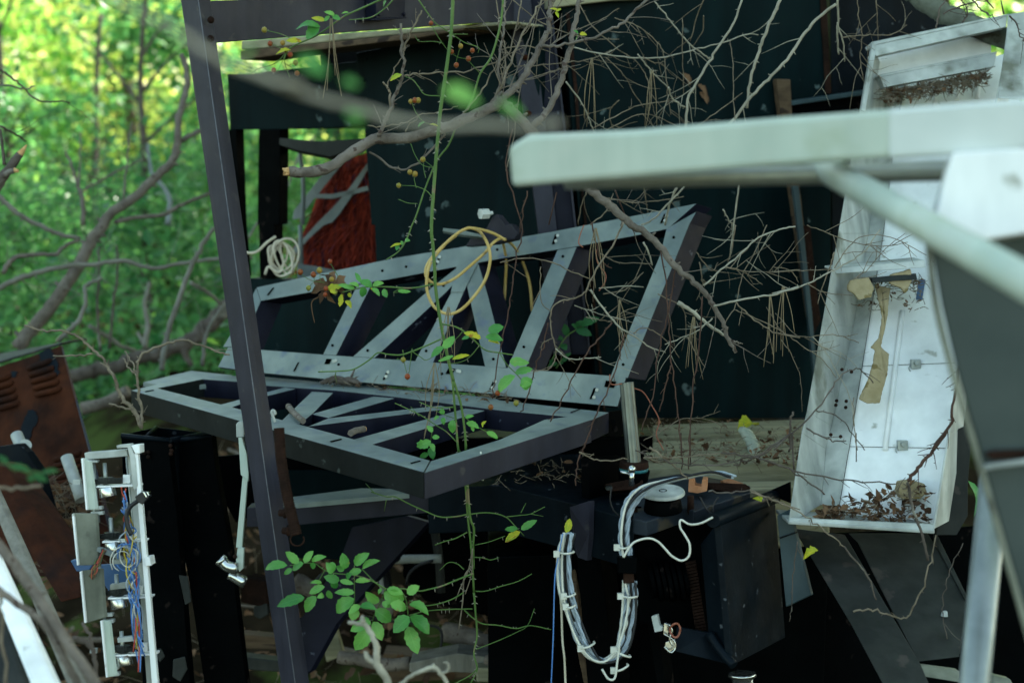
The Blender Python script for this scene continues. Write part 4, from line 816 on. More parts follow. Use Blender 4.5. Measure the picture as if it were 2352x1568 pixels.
m = MB(); m.prism(PP('l 1640,130 1700,110 2000,100 2000,150 1690,170', 1.400), cv(0, 0, .008)); part('rusty_recess', m, M['rustd'], se, .002)

# ================================================================ electronics rack (lower left)
RKd = 2.36
rk = thing('switch_rack', 'narrow open white metal rack of geared knobs and coloured wires at the lower left', 'rack', Vector((P(270, 1568, RKd).x, P(270, 1568, RKd).y, 0)))
def rkp(nm, s, d, th, mt='alu', bev=.001, label=None):
    m = MB(); m.prism(PP(s, d), th); return part(nm, m, M[mt], rk, bev, label)
rkp('side_rail', 'i 838,130 865,130 1000,1700 962,1700 900,900', RKd - .01, cv(.0, 0, .012), 'aluw')
rkp('inner_rail', 'i 795,110 825,120 925,1000 960,1700 930,1700 870,900', RKd + .03, cv(0, 0, .006))
rkp('top_bar', 'i 528,125 795,105 800,145 535,168', RKd, cv(0, 0, .03))
rkp('top_bracket', 'i 730,78 818,68 850,160 862,330 845,362 832,340 815,160 800,92 732,95', RKd - .012, cv(0, 0, .02))
rkp('corner_block', 'i 822,78 875,72 877,128 848,130', RKd - .014, cv(0, 0, .03), 'aluw')
rkp('corner_block', 'i 905,782 940,778 948,832 912,835', RKd - .014, cv(0, 0, .03), 'aluw')
for k, s in enumerate(('i 512,160 520,158 560,180 600,478 545,482 540,470', 'i 450,507 462,503 598,505 618,828 490,830 480,822', 'i 500,870 512,862 632,850 655,1155 540,1192 527,1182', 'i 628,1180 640,1172 680,1180 720,1520 668,1532')):
    rkp('switch_plate', s, RKd - .005, cv(.004, 0, .004), 'plate' if k in (1, 2) else 'rail', .0006)
for k, s in enumerate(('i 508,160 520,160 548,482 538,482', 'i 450,507 462,507 492,830 482,830', 'i 498,870 510,868 540,1190 528,1190', 'i 628,1178 640,1176 672,1532 664,1532')): rkp('plate_edge', s, RKd - .012, cv(0, 0, .008), 'aluw', .0005)
m = MB()
for s_ in ('i 566,180 600,560 640,1000 690,1520', 'i 585,190 618,560'): m.tube(PP(s_, RKd + .012), .0028, .0028, 7, 0, 1)
m.tube(PP('i 795,150 870,900', RKd + .04), .0024, .0024, 6, 0, 1); part('guide_rod', m, M['pipe'], rk)
for (x, y) in ((665, 300), (702, 645), (738, 998), (770, 1355)):
    c = P(*L('i %g,%g' % (x, y))[0], RKd + .01); kn = thing('x', None, None, c) if False else None
    m = MB(); m.cyl(c + cv(.001, -.010, 0), c + cv(.004, -.026, 0), .0135, .0145, 20); part('knob', m, M['chrome'], rk, .001)
    m = MB(); m.cyl(c + cv(0, -.012, 0), c + cv(-.002, .030, 0), .0033, .0033, 10); part('shaft', m, M['pipe'], rk)
    m = MB(); m.tube([c + cv(0, .006, 0), c + cv(0, .0, 0)], .013, .013, 32, 0, 1, sm=False, prof=lambda j, i: 1 - .12 * (j % 2)); m.tube([c + cv(0, .0, 0), c + cv(0, -.005, 0)], .010, .010, 20, 0, 1); part('gear', m, M['alug'], rk)
    m = MB(); l_ = c + cv(-.034 if y > 400 else -.030, -.002, 0); r2 = c + cv(.028, .002, -.006)
    for i in range(26): m.box(l_ + (r2 - l_) * i / 25, cv(.0006, 0, 0), cv(0, .004, 0), cv(0, 0, .003))
    m.box((l_ + r2) / 2, (r2 - l_) / 2, cv(0, .0018, 0), cv(0, 0, .002)); part('tooth_rack', m, M['alug'], rk)
    m = MB(); m.box(c + cv(.022, -.008, .004), cv(.036, .0012, 0), cv(0, .0016, 0), cv(0, 0, .012)); m.box(c + cv(.034, .003, .004), cv(.006, 0, 0), cv(0, .007, 0), cv(0, 0, .004)); part('shelf_bracket', m, M['aluw'], rk, .0006)
    m = MB(); m.box(c + cv(-.048, -.002, 0), cv(.006, 0, 0), cv(0, .004, 0), cv(0, 0, .003)); part('clip', m, M['alu'], rk)
for s_ in ('i 545,168 612,172 612,185 548,188', 'i 565,462 638,460 640,480 568,484', 'i 568,495 645,492 647,512 570,515', 'i 630,1135 705,1130 705,1150 632,1156', 'i 640,1175 712,1168 712,1190 645,1195', 'i 670,1470 740,1462 742,1482 674,1492', 'i 675,1510 745,1500 747,1522 680,1530',
           'i 700,795 905,790 905,812 705,822', 'i 735,1285 890,1268 892,1298 738,1315', 'i 690,950 860,930 860,965 690,985'):
    rkp('hinge_tab', s_, RKd + .0, cv(0, 0, .012), 'alu', .0006)
rkp('ribbon_socket', 'i 612,715 640,720 770,780 765,800 625,750 605,740', RKd - .01, cv(0, 0, .008), 'strap', .0006)
rr = rng; rng = random.Random(17)
for k in range(42):
    mt = ['blue', 'blue', 'cabg', 'blue', 'redw', 'yelw', 'cabw', 'blue'][k % 8]; y = rng.uniform(320, 650) if k % 3 else rng.uniform(640, 900); x = 800 + (y - 320) * .06; pts = []
    n = rng.randint(4, 7); ln = rng.uniform(120, 420) if k % 3 else rng.uniform(300, 640); spr = 44 if y > 560 else 22
    for i in range(n):
        yy = y + ln * i / (n - 1); pts.append(P(*L('i %g,%g' % (775 + (yy - 320) * .095 + rng.gauss(0, spr * .6), min(1640, yy)))[0], RKd - .012 + rng.uniform(-.01, .02)))
    m = MB(); m.tube(pts, .0012, .0012, 5, 0, 5); part('wire', m, M[mt], rk)
for k in range(14):
    m = MB(); pts = [P(*L('i %g,%g' % (650 - 20 * i + rng.gauss(0, 9), 740 + 42 * i + rng.gauss(0, 12)))[0], RKd - .012) for i in range(5)]
    m.tube(pts, .0009, .0009, 5, 0, 5); part('wire', m, M[['leafb', 'redw', 'cabk', 'redvine', 'stem'][k % 5]], rk)
for k in range(6):
    m = MB(); c = P(*L('i %g,%g' % (775 + rng.gauss(0, 25), 790 + rng.gauss(0, 25)))[0], RKd - .016); a0_ = rng.random() * 6; rr2 = rng.uniform(.010, .022)
    m.tube([c + cv(math.cos(a0_ + a * .6) * rr2, math.sin(a0_ + a * .6) * rr2 * 1.2, .004 * math.sin(a)) for a in range(8)], .0009, .0009, 5, 0, 3); part('wire', m, M['blue' if k % 2 else 'cabw'], rk)
m = MB(); m.tube(PP('i 825,640 800,580 795,510 820,460 865,425', RKd - .03), .0042, .0036, 8, 0, 5); part('black_lead', m, M['cabk'], rk)
m = MB(); m.prism(PP('i 845,400 885,370 930,375 938,400 890,450 860,430', RKd - .035), cv(0, 0, .016))
for s_ in ('i 893,372 905,366 925,400 915,408', 'i 915,368 928,368 938,392 930,398'): m.prism(PP(s_, RKd - .039), cv(0, 0, .006), 1)
part('plug', m, [M['cabk'], M['chrome']], rk, .001)
m = MB(); m.prism(PP('i 600,830 760,820 860,850 870,1000 800,1020 690,1000 640,930', RKd + .08), cv(0, 0, .01)); solo('blue_sheet', m, M['bluetarp'], 'blue plastic sheet seen through the open white rack', 'sheet')
m = MB(); m.prism(PP('i 440,800 520,790 600,810 560,860 480,870', RKd + .10), cv(0, 0, .02)); solo('blue_scrap', m, M['bluetarp'], 'small blue plastic scrap left of the rack plates', 'scrap', bevel=.002)
rng = rr

# ================================================================ rusty louvred cabinet (left)
rc = thing('rusty_cabinet', 'rust brown louvred metal cabinet with peeling blue black paint at the left edge', 'cabinet', Vector((P(80, 1100, 3.3).x, P(80, 1100, 3.3).y, 0)))
CPn = Pl(P(0, 1000, 3.30), P(200, 1000, 3.22), P(130, 800, 3.36)); fb = cv(.04, .0, .35)
m = MB(); m.prism(on(CPn, 'e -300,1060 0,985 230,910 428,838 620,1568 | i 620,250 760,900 -300,900'), cv(0, 0, .012)); cfront = part('front_panel', m, M['rust'], rc, .002)
m = MB(); f2_ = on(CPn, 'e 428,838 440,842 640,1568 | i 800,900 760,900 | e 620,1568'); m.prism([p - CF * .003 for p in f2_], cv(-.10, 0, .3)); part('side_edge', m, M['rustp'], rc, .002)
m = MB(); a = on(CPn, 'e -300,1055 0,980 230,905 430,835'); m.hexa([a[0], a[3], a[3] + cv(-.03, .012, .30), a[0] + cv(-.2, .012, .30)], [p + vz * .006 for p in (a[0], a[3], a[3] + cv(-.03, .012, .30), a[0] + cv(-.2, .012, .30))]); part('top', m, M['alug'], rc, .002)
for i in range(5):
    for (x0, y0, x1, y1) in ((200 + i * 14, 1000 + i * 46, 355 + i * 16, 945 + i * 50), (-60 + i * 14, 1095 + i * 46, 70 + i * 14, 1052 + i * 48), (345 - 0, 1900, 346, 1901)):
        if y0 > 1800: continue
        m = MB(); p0 = CPn(*L('e %g,%g' % (x0, y0))[0]); p1 = CPn(*L('e %g,%g' % (x1, y1))[0]); m.tube([p0 + CF * .004, p0 * .85 + p1 * .15 - CF * .006, p0 * .15 + p1 * .85 - CF * .006, p1 + CF * .004], .007, .007, 8, 0, 2); part('louvre', m, M['rust'], cfront)
    m = MB(); p0 = CPn(*L('i %g,%g' % (345, 170 + i * 38))[0]); p1 = CPn(*L('i %g,%g' % (500, 130 + i * 40))[0]); m.tube([p0 + CF * .004, p0 * .85 + p1 * .15 - CF * .006, p0 * .15 + p1 * .85 - CF * .006, p1 + CF * .004], .007, .007, 8, 0, 2); part('louvre', m, M['rust'], cfront)
def jagged(s, pl, off, nm, mt, par, jag=3, th=.0012):
    q = L(s); pts = []
    for i in range(len(q)):
        a, b = q[i], q[(i + 1) % len(q)]
        for k in range(4): t = k / 4; pts.append((a[0] + (b[0] - a[0]) * t + rng.uniform(-jag, jag), a[1] + (b[1] - a[1]) * t + rng.uniform(-jag, jag)))
    m = MB(); m.prism([pl(u, v) - CF * off for u, v in pts], -CF * th); return part(nm, m, M[mt], par)
jagged('e 200,1280 250,1300 270,1370 230,1420 200,1500 190,1568 110,1568 120,1470 160,1400', CPn, .001, 'paint_patch', 'navy', cfront)
jagged('e 275,890 350,865 385,920 420,1030 390,1050 370,980 290,970', CPn, .001, 'paint_patch', 'navy', cfront)
jagged('e 75,1020 120,1020 110,1060 85,1060', CPn, .001, 'paint_patch', 'navy', cfront, 1.5)
for s_, lb_ in (('e 115,1460 160,1568 | i 160,75', 'short bright metal rod sticking out of the dark gap in the rusty cabinet'), ('i 418,150 512,420', 'bright metal rod leaning against the louvres of the rusty cabinet')):
    m = MB(); q = PP(s_, 3.05, 3.0); m.tube(q, .013, .013, 12, 0, 1); solo('metal_rod', m, M['alu'], lb_, 'rod', 'bright metal rods by the rusty cabinet')
nb = thing('navy_channel', 'perforated navy metal channel lying against the rusty cabinet', 'channel', P(120, 1250, 2.95))
m = MB(); m.prism(PP('i -40,90 110,65 165,120 240,230 385,740 350,720 290,560 195,330 60,180 -40,170', 2.98), cv(.01, 0, .02)); part('body', m, M['navy'], nb, .002)
m = MB()
for x, y in ((228, 385), (262, 465), (293, 560), (316, 625)): m.prism(PP('i %g,%g %g,%g %g,%g %g,%g' % (x - 14, y - 36, x + 8, y - 30, x + 20, y + 30, x - 4, y + 34), 2.972), cv(0, 0, .004))
part('hole_glint', m, M['alu'], nb, .001)
M['greywood'] = mat('grey_weathered_wood', (.12, .115, .095), (.22, .21, .175), .85, 0, 9, bump=.5, stretch=(3, 3, .4))
# leaning brown beam, grey plank, white timber
def lean(s, d0, d1, th, mt, nm, lb_, cat, bev=.003):
    q = L(s); n = len(q); vmin = min(v for u, v in q); vmax = max(v for u, v in q)
    m = MB(); m.prism([P(u, v, d0 + (d1 - d0) * (v - vmin) / (vmax - vmin)) for u, v in q], th); return solo(nm, m, M[mt], lb_, cat, bevel=bev)
lean('i -60,190 40,215 120,330 500,890 500,1030 380,1062 200,760 -60,420', 2.85, 2.6, cv(.02, 0, .06), 'rust', 'brown_beam', 'broad brown rusted beam leaning behind the pale plank', 'beam')
lean('i -60,260 10,410 570,1640 530,1700 470,1700 -60,440', 2.4, 2.0, cv(.0, 0, .015), 'greywood', 'grey_plank', 'narrow weathered grey plank leaning beside the white timber', 'plank')
lean('i -60,700 -5,800 370,1620 400,1700 240,1700 -60,960', 2.1, 1.8, cv(.0, 0, .02), 'aluw', 'white_timber', 'white painted timber leaning at the bottom left corner', 'timber')
lean('i -60,1090 40,1200 120,1440 200,1700 -60,1700', 2.3, 2.2, cv(.01, 0, .05), 'alug', 'grey_sheet', 'dull grey sheet filling the corner behind the white timber', 'sheet')

# ================================================================ black square columns left of the post
def column(nm, lb_, rim, s, d, dd=.16):
    t = thing(nm, lb_, 'column', Vector((P(*L(s)[0], d).x, P(*L(s)[0], d).y, 0)), 'black square columns left of the post'); m = MB(); q = PP(s, d); m.prism(q, cv(.005, 0, .02)); part('face', m, M['black'], t, .002)
    m = MB(); m.tube(PP(rim, d - .004, d + .0), .005, .005, 6, 0, 1); part('rim', m, M['navy'], t); return t
t = column('black_column', 'open topped black square column nearest the white rack', 'e 845,1465 1180,1500', 'e 845,1462 1180,1500 | i 1065,175 1110,520 1200,1700 900,1700 850,500 760,15', 2.72)
m = MB(); q = PP('e 845,1462 1180,1500', 2.72); q2 = PP('e 1450,1450 1090,1408', 2.98)
for a, b in ((q[1], q2[0]), (q2[1], q[0]), (q2[0], q2[1])): m.hexa([a, b, b - vz * .25, a - vz * .25], [p + cv(.002, 0, .004) for p in (a, b, b - vz * .25, a - vz * .25)])
m.tube([q[1], q2[0]], .005, .005, 6); m.tube([q[1] * .5 + q[0] * .5, q2[1]], .004, .004, 6); part('rim_box', m, M['navy'], t)
for x, y in L('i 930,120 930,150 1070,80 1075,110 905,125 1072,130'): m = MB(); m.ball(P(x, y, 2.715), .0045, 0, 6); part('rivet', m, M['rustd'], t)
column('black_column', 'black square column to the left of the leaning post, behind the white strap', 'i 1065,55 1330,15', 'i 1062,55 1330,15 1350,200 1440,700 1560,1700 1300,1700 1180,900 1115,600 1062,170', 2.78)
m = MB(); m.prism(PP('i 1330,150 1560,130 1570,520 1480,560 1380,380', 3.1), cv(0, 0, .02)); solo('dark_sheet', m, M['black'], 'dark sheet behind the white strap', 'sheet')
m = MB(); m.ball(P(*L('i 1115,645')[0], 2.95), .022, 0, 12, .7); m.prism(PP('i 1085,680 1150,670 1155,780 1110,810', 2.95), cv(0, 0, .02), 1); solo('teal_object', m, [mat('teal_plastic', (.02, .32, .30), (.03, .4, .36), .35), M['wood']], 'small teal plastic cap in the gap between the black columns', 'cap')
for s_, lb_ in (('i 1120,890 1180,900 1200,1060 1160,1080', 'upper pale stone in the gap between the black columns'), ('i 960,1360 1010,1350 1035,1400 1000,1440', 'flat grey disc scrap low on the nearer black column'), ('i 1085,1420 1160,1400 1175,1480 1130,1560 1080,1530', 'grey bracket scrap low between the black columns')):
    m = MB(); m.prism(PP(s_, 2.69), cv(0, 0, .004)); solo('grey_scrap', m, M['alug'], lb_, 'scrap', 'grey scraps by the black columns', bevel=.002)

# ================================================================ spring and white strap
m = MB(); pts = catmull(PP('j 182,-30 195,160 235,400 292,640', 2.30, 2.28), 40); n = len(pts)
m.tube([pts[i] for i in range(0, n)], .0086, .0088, 16, 0, 1, prof=lambda j, i: 1 + .10 * math.sin(i * 2.4))
sp_ = thing('coil_spring', 'rust brown tension spring hanging along the right side of the leaning post', 'spring', pts[-1])
part('coil', m, M['rustd'], sp_)
c = P(*L('j 296,668')[0], 2.28); m = MB(); m.tube([c + cv(math.cos(a * .45 + 1.9) * .011, math.sin(a * .45 + 1.9) * .010, 0) for a in range(12)], .0014, .0014, 6, 0, 3); part('hook', m, M['rustd'], sp_)
m = MB(); m.tube(PP('f 175,1372 160,1330 150,1300 165,1290 175,1320', 2.29), .0022, .0022, 6); m.prism(PP('f 140,1305 172,1290 180,1318 150,1340', 2.31), cv(0, 0, .012)); part('top_hook', m, M['alu'], sp_, .001)
m = MB()
for x, y in L('j 186,500 207,612'):
    p = P(x, y, 2.33); m.cyl(p, p + cv(.012, 0, -.004), .006, seg=8); m.cyl(p + cv(.008, 0, -.003), p + cv(.012, 0, -.004), .0085, seg=6)
solo('bolt_pair', m, M['rustd'], 'two rusted bolts through the leaning post beside the spring', 'bolts')
ws = thing('hanging_bracket', 'long thin whitish metal bracket with two chrome elbows hanging left of the post', 'arm', P(*L('i 1510,860')[0], 2.42))
m = MB(); m.prism(PP('i 1480,-55 1500,-75 1530,-72 1532,25 1482,28', 2.42), cv(0, 0, .02)); part('cap', m, M['alu'], ws, .0015)
m = MB(); m.prism(PP('i 1495,28 1518,28 1548,130 1560,250 1558,305 1510,262', 2.42), cv(0, 0, .008)); m.prism(PP('i 1522,270 1553,300 1518,720 1480,718', 2.425), cv(0, 0, .008)); m.prism(PP('i 1490,722 1530,722 1525,850 1500,872 1480,800', 2.415), cv(0, 0, .012)); part('arm', m, M['rail'], ws, .001)
m = MB(); m.tube(PP('i 1388,798 1425,835 1490,850', 2.41), .0095, .0105, 14, 0, 3); m.tube(PP('i 1380,790 1400,810', 2.41), .0115, .0115, 14, 0, 1); part('elbow', m, M['chrome'], ws)
m = MB(); m.tube(PP('i 1440,885 1480,905 1540,940', 2.43), .009, .0105, 14, 0, 3); part('elbow', m, M['chrome'], ws)
m = MB()
for x, y in L('i 1475,775 1480,835'): m.ball(P(x, y, 2.41), .004, 0, 6)
part('screw', m, M['rustd'], ws)

# ================================================================ ground debris under the frames
def log(s, d0, d1, r, mt, lb_, nm='log', cat='log', r1=None):
    m = MB(); m.tube(PP(s, d0, d1), r, r1 or r, 12, 0, 4, lump=.2, jit=.001); return solo(nm, m, M[mt], lb_, cat)
log('j 1222,1245 1400,1290 1560,1345 1690,1392', 3.2, 3.1, .022, 'bark', 'pale broken log lying across the debris at the bottom centre')
log('j 270,920 330,955 420,990', 3.2, 3.2, .02, 'bark', 'short pale log behind the purple gusset plate')
def plank(s, d, th, mt, lb_):
    m = MB(); m.prism(PP(s, d), th); solo('plank', m, M[mt], lb_, 'plank', 'loose planks in the debris', bevel=.003)
plank('j 1440,1275 1580,1125 1625,1130 1625,1180 1510,1290', 3.15, cv(0, -.01, .03), 'woodd', 'reddish plank end sticking up behind the pale log')
plank('j 1000,1440 1300,1380 1882,1450 1900,1540 1300,1500 1000,1500', 3.0, cv(0, 0, .1), 'greywood', 'wide grey plank lying along the bottom behind the white twig')
plank('j 1420,1470 1900,1480 1900,1568 1420,1560', 2.95, cv(0, 0, .05), 'wood', 'pale edged board at the bottom centre')
plank('j 1310,1400 1370,1350 1450,1360 1400,1400', 3.1, cv(0, -.01, .03), 'wood', 'small pale block beside the log')
plank('j 460,1340 540,1220 590,1390 480,1440', 3.2, cv(0, 0, .03), 'wood', 'split brown offcut at the right of the purple gusset plate')
plank('i 1505,1260 1730,1280 1740,1360 1510,1350', 3.2, cv(0, 0, .05), 'woodd', 'dark plank low behind the leaning post')
plank('i 1490,1400 1760,1430 1770,1500 1500,1480', 3.1, cv(0, 0, .05), 'alug', 'grey weathered plank at the foot of the leaning post')
m = MB(); m.prism(PP('j -60,900 100,930 110,1070 60,1090 -60,1060', 2.9), cv(.02, 0, .05)); m.prism(PP('j 20,1090 105,1060 115,1140 60,1170 25,1150', 2.9), cv(0, 0, .03), 1); solo('rusted_block', m, [M['rustd'], M['alug']], 'rusted block with a grey tab behind the leaning post', 'block', bevel=.003)
def fd():
    x = rng.uniform(-1.3, 1.5); y = rng.uniform(2.9, 4.6); return Vector((x, y, hgt(x, y) + rng.random() ** 2 * .10))
litter('debris_litter', 2600, fd, .055, 'brown leaves, twigs and chips covering the ground under the scrap', 41, .4)
m = MB()
for _ in range(70):
    p = fd() + vz * .03; a = rng.uniform(-.5, .5) + (math.pi / 2 if rng.random() < .2 else 0); ln = rng.uniform(.08, .28); d = Vector((math.cos(a), math.sin(a) * .5, rng.gauss(0, .10))); r_3 = rng.uniform(.003, .009)
    m.tube([p, p + d * ln * .5 + Vector((0, 0, rng.gauss(0, .01))), p + d * ln], r_3, r_3 * .7, 7, 0, 3, lump=.2)
o = link_mesh('stick_litter', m, [M['bark']], Vector()); tag(o, 'broken sticks strewn over the ground beneath the scrap', 'sticks', kind='stuff')
def fb_():
    return P(rng.uniform(100, 195), rng.uniform(1110, 1330), rng.uniform(3.0, 3.3))
litter('debris_litter', 500, fb_, .06, 'heaped grey twigs and dead leaves between the rusty cabinet and the white rack', 45, .6)
def fp():
    u = rng.uniform(1480, 1840); v = 1070 - 95 * rng.random() ** 1.6 * (1 if u < 1640 else .85); return TP(u, v) + vz * rng.uniform(.0, .025)
litter('platform_litter', 330, fp, .020, 'bits of bark, grass and leaves scattered over the pale timbers', 42, .65)
def fq():
    u = rng.uniform(1130, 1500); v = rng.uniform(1060, 1120); return PPn(u, v) + vz * rng.uniform(.002, .012)
litter('plate_litter', 110, fq, .025, 'dry grass and twigs on the black platform beside the flat frame', 43, .85)
def fr_():
    t = rng.random(); u = 760 + 420 * t; v = 880 + 38 * t + rng.gauss(0, 7); return FP(u, v) + vz * rng.uniform(.001, .010)
litter('frame_litter', 120, fr_, .024, 'dry grass stems and crumbs lying along the back rail of the flat frame', 44, .85)
m = MB(); c = FP(802, 886)
for k in range(9):
    a = rng.uniform(-.04, .04); m.tube([c + cv(a - .02, 0, 0) + vz * .006, c + cv(a, 0, .0) + vz * (.012 + .008 * rng.random()), c + cv(a + .03, 0, rng.uniform(-.02, .02)) + vz * .006], .004, .003, 7, 0, 3, lump=.3)
m.tube([c + vz * .01, c + cv(.012, 0, 0) + vz * .035], .003, .002, 6); solo('bark_heap', m, M['barkd'], 'little heap of curled bark on the back rail of the flat frame', 'bark')
for s_, lb_ in (('f 268,1290 320,1350 372,1395', 'stubby pale twig standing on the front rail near the leaning post'), ('f 700,1480 740,1462 798,1450', 'short broken twig with an orange end lying on the front rail')):
    m = MB(); q = L(s_); m.tube([FP(u, v) + vz * .008 for u, v in q], .006, .0055, 9, 0, 4, lump=.25); e_ = FP(*q[-1 if 'orange' in lb_ else 0]) + vz * .008; d_ = (FP(*q[-1]) - FP(*q[0])).normalized() * (.0015 if 'orange' in lb_ else -.0015)
    m.cyl(e_, e_ + d_, .005, .0045, 9, 1); solo('broken_twig', m, [M['bark'], M['break']], lb_, 'twig', 'broken twigs on the front rail')

log('j 560,1400 700,1425 860,1450 1010,1440', 3.1, 3.05, .014, 'bark', 'grey stick lying left of the pale forked twig behind the rose leaves', 'stick', 'stick')
log('j 1480,1420 1620,1440 1800,1500', 2.95, 2.9, .010, 'bark', 'thin grey stick lying on the board at the bottom centre', 'stick', 'stick')
log('j 640,1045 760,1070 900,1110', 3.0, 3.0, .016, 'bark', 'short pale stick just behind the large cluster of rose leaves', 'stick', 'stick')
m = MB(); m.tube(PP('j 430,940 470,900 560,880', 3.1), .011, .011, 10, 0, 3); solo('bent_pipe', m, M['alug'], 'short bent grey pipe behind the purple plate', 'pipe')
# ================================================================ branches
def rpx(r, d): return r * d / FPX
def shoot(m, p, d, ln, r, lvl, mi=0, kink=.24, up=.0, flat=.35):
    n = max(3, int(ln / .022)); pts = [p]; q = p; dd = d.normalized()
    for i in range(n):
        dd = (dd + cv(rng.gauss(0, kink), rng.gauss(0, kink) + up, rng.gauss(0, kink * flat)) * .5).normalized(); q = q + dd * ln / n; pts.append(q)
    m.tube(pts, r, r * .45, 5, mi, 2)
    for i in range(1, n):
        if rng.random() < .30: k = pts[i]; sdir = cv(rng.gauss(0, 1), rng.gauss(0, 1), rng.gauss(0, .4)).normalized(); m.tube([k, k + sdir * r * 3.2], r * .8, r * .4, 4, mi, 1)
    if lvl > 0:
        for i in range(1, n):
            if rng.random() < .34:
                t = (pts[i + 1] - pts[i]).normalized(); s_ = t.cross(CF).normalized() * rng.choice((-1, 1)); shoot(m, pts[i], t * .5 + s_ * rng.uniform(.5, 1.1) + CF * rng.gauss(0, .3), ln * rng.uniform(.3, .55), r * .62, lvl - 1, mi, kink, up, flat)
def tbranch(par, s, d0, d1, r0, r1, mt='twig', nm='twig', lvl=1, dens=.0, ln=.10, jit=.0012, seg=7, lump=.12, label=None):
    m = MB(); pts = PP(s, d0, d1); m.tube(pts, rpx(r0, d0), rpx(r1, d1), seg, 0, 5, jit=jit, lump=lump)
    if dens:
        cc = catmull(pts, 5); n = len(cc)
        for i in range(1, n - 1):
            if rng.random() < dens:
                t = (cc[i + 1] - cc[i]).normalized(); s_ = t.cross(CF).normalized() * rng.choice((-1, 1)); r_2 = max(.0008, rpx(r0 + (r1 - r0) * i / n, d0) * .45)
                shoot(m, cc[i], t * .8 + s_ * rng.uniform(.3, .9) + CF * rng.gauss(0, .25), ln * rng.uniform(.3, 1.3), min(.0010, r_2), lvl)
        for i in range(2, n - 1, 3):
            if rng.random() < .5: t = (cc[i + 1] - cc[i]).normalized(); k = t.cross(CF).normalized() * rng.choice((-1, 1)); r_2 = rpx(r0 + (r1 - r0) * i / n, d0); m.tube([cc[i] + k * r_2 * .6, cc[i] + k * (r_2 * 1.5 + .003) + t * .002], r_2 * .5, r_2 * .2, 5, 0, 1)
    if par is None: return m
    return part(nm, m, M[mt], par, label=label)
rng = random.Random(101)
b1_ = thing('broken_branch', 'large bare grey branch snapped off at its left end, crossing in front of the booth', 'branch', P(1175, 240, 2.45))
m = tbranch(None, 'b 275,1195 400,1205 550,1165 700,1070 860,975 1000,968 1200,940 1450,855 1650,765 1760,705', 2.40, 2.45, 12.5, 12, seg=12, lump=.2, jit=.0006)
a_ = P(*L('b 275,1195')[0], 2.40); m.tube([a_ + cv(.003, 0, 0), a_ + cv(-.006, .001, 0)], rpx(11, 2.4), rpx(8, 2.4), 10, 1, 1)
for k in range(16):
    q_ = a_ + cv(.0, rng.uniform(-.006, .006), rng.uniform(-.006, .004)); m.tube([q_, q_ + cv(-.008 - rng.random() * .004, rng.uniform(-.002, .002), 0)], .0024, .0010, 4, 1, 1)
part('limb', m, [M['bark'], M['break']], b1_)
tbranch(b1_, 'c 0,715 60,650 125,590 220,450 290,310 340,190 350,60 350,-60', 2.45, 2.5, 9, 5, 'bark', 'limb', 1, .25, .12)
tbranch(b1_, 'c -40,690 20,720 120,810 230,920 430,1120 640,1330 760,1430 870,1530 | g 930,8 1080,108 1220,285 1330,378 1420,468 1500,580 1560,700 1590,790 1645,890', 2.45, 2.50, 13, 4, 'bark', 'limb', 1, .06, .10, seg=10)
tbranch(b1_, 'g 1590,790 1640,815 1690,828', 2.5, 2.5, 3, 1.5, 'bark', 'limb')
tbranch(b1_, 'c 215,890 330,780 400,650 450,480 490,330 520,180 545,60 560,-60', 2.46, 2.5, 8, 5, 'bark', 'limb', 1, .12, .12)
tbranch(b1_, 'c 290,322 420,320 560,290 720,230 870,150 1000,20 1040,-50', 2.46, 2.52, 3.5, 3, 'bark', 'limb', 1, .2, .12)
tbranch(b1_, 'b 900,950 930,870 965,800 1000,700 1050,570 1068,450 1058,300 1052,165', 2.41, 2.40, 5, 3, 'bark', 'limb', 0, .15, .04)
tbranch(b1_, 'b 980,760 975,660 955,610 928,575', 2.41, 2.40, 3, 2)
tbranch(b1_, 'b 1058,380 1100,270 1150,170 1197,75', 2.41, 2.40, 2.4, 2, 'twig', 'twig', 0, .2, .03)
tbranch(b1_, 'b 960,600 1010,480 1060,400 1090,300', 2.42, 2.44, 1.6, 1.2)
tbranch(b1_, 'b 1690,740 1750,600 1790,500 1850,340 1920,200 2020,30 2060,-50', 2.45, 2.5, 3.5, 2, 'twig', 'twig', 1, .2, .08)
tbranch(b1_, 'b 1700,700 1742,600 1735,400 1760,280 1775,120 1765,-40', 2.46, 2.48, 3.5, 2.2, 'bark', 'twig', 1, .2, .08)
tbranch(b1_, 'b 1740,600 1780,480 1775,320 1740,200 1712,-20', 2.47, 2.5, 2.2, 1.5, 'twig', 'twig', 0, .15, .05)
tbranch(b1_, 'b 1440,850 1540,730 1620,620 1720,450 1810,350 1890,20 1900,-50', 2.45, 2.5, 2.0, 1.6, 'twig', 'twig', 1, .1, .06)
tbranch(b1_, 'b 830,1060 950,1140 1075,1185 1200,1110 1310,990 1360,935', 2.43, 2.46, 2.6, 2.6, 'bark', 'twig', 0, .12, .05)
tbranch(b1_, 'b 1075,530 1180,510 1330,512 1490,495 1620,465 1760,410', 2.45, 2.5, 2.0, 1.8, 'twig', 'twig', 0, .35, .04)
tbranch(b1_, 'b 820,875 970,878 1100,845 1200,800 1330,780 1450,740', 2.44, 2.5, 1.6, 1.2)
tbranch(b1_, 'b 1085,920 1120,860 1180,815', 2.44, 2.45, 1.4, 1.2)

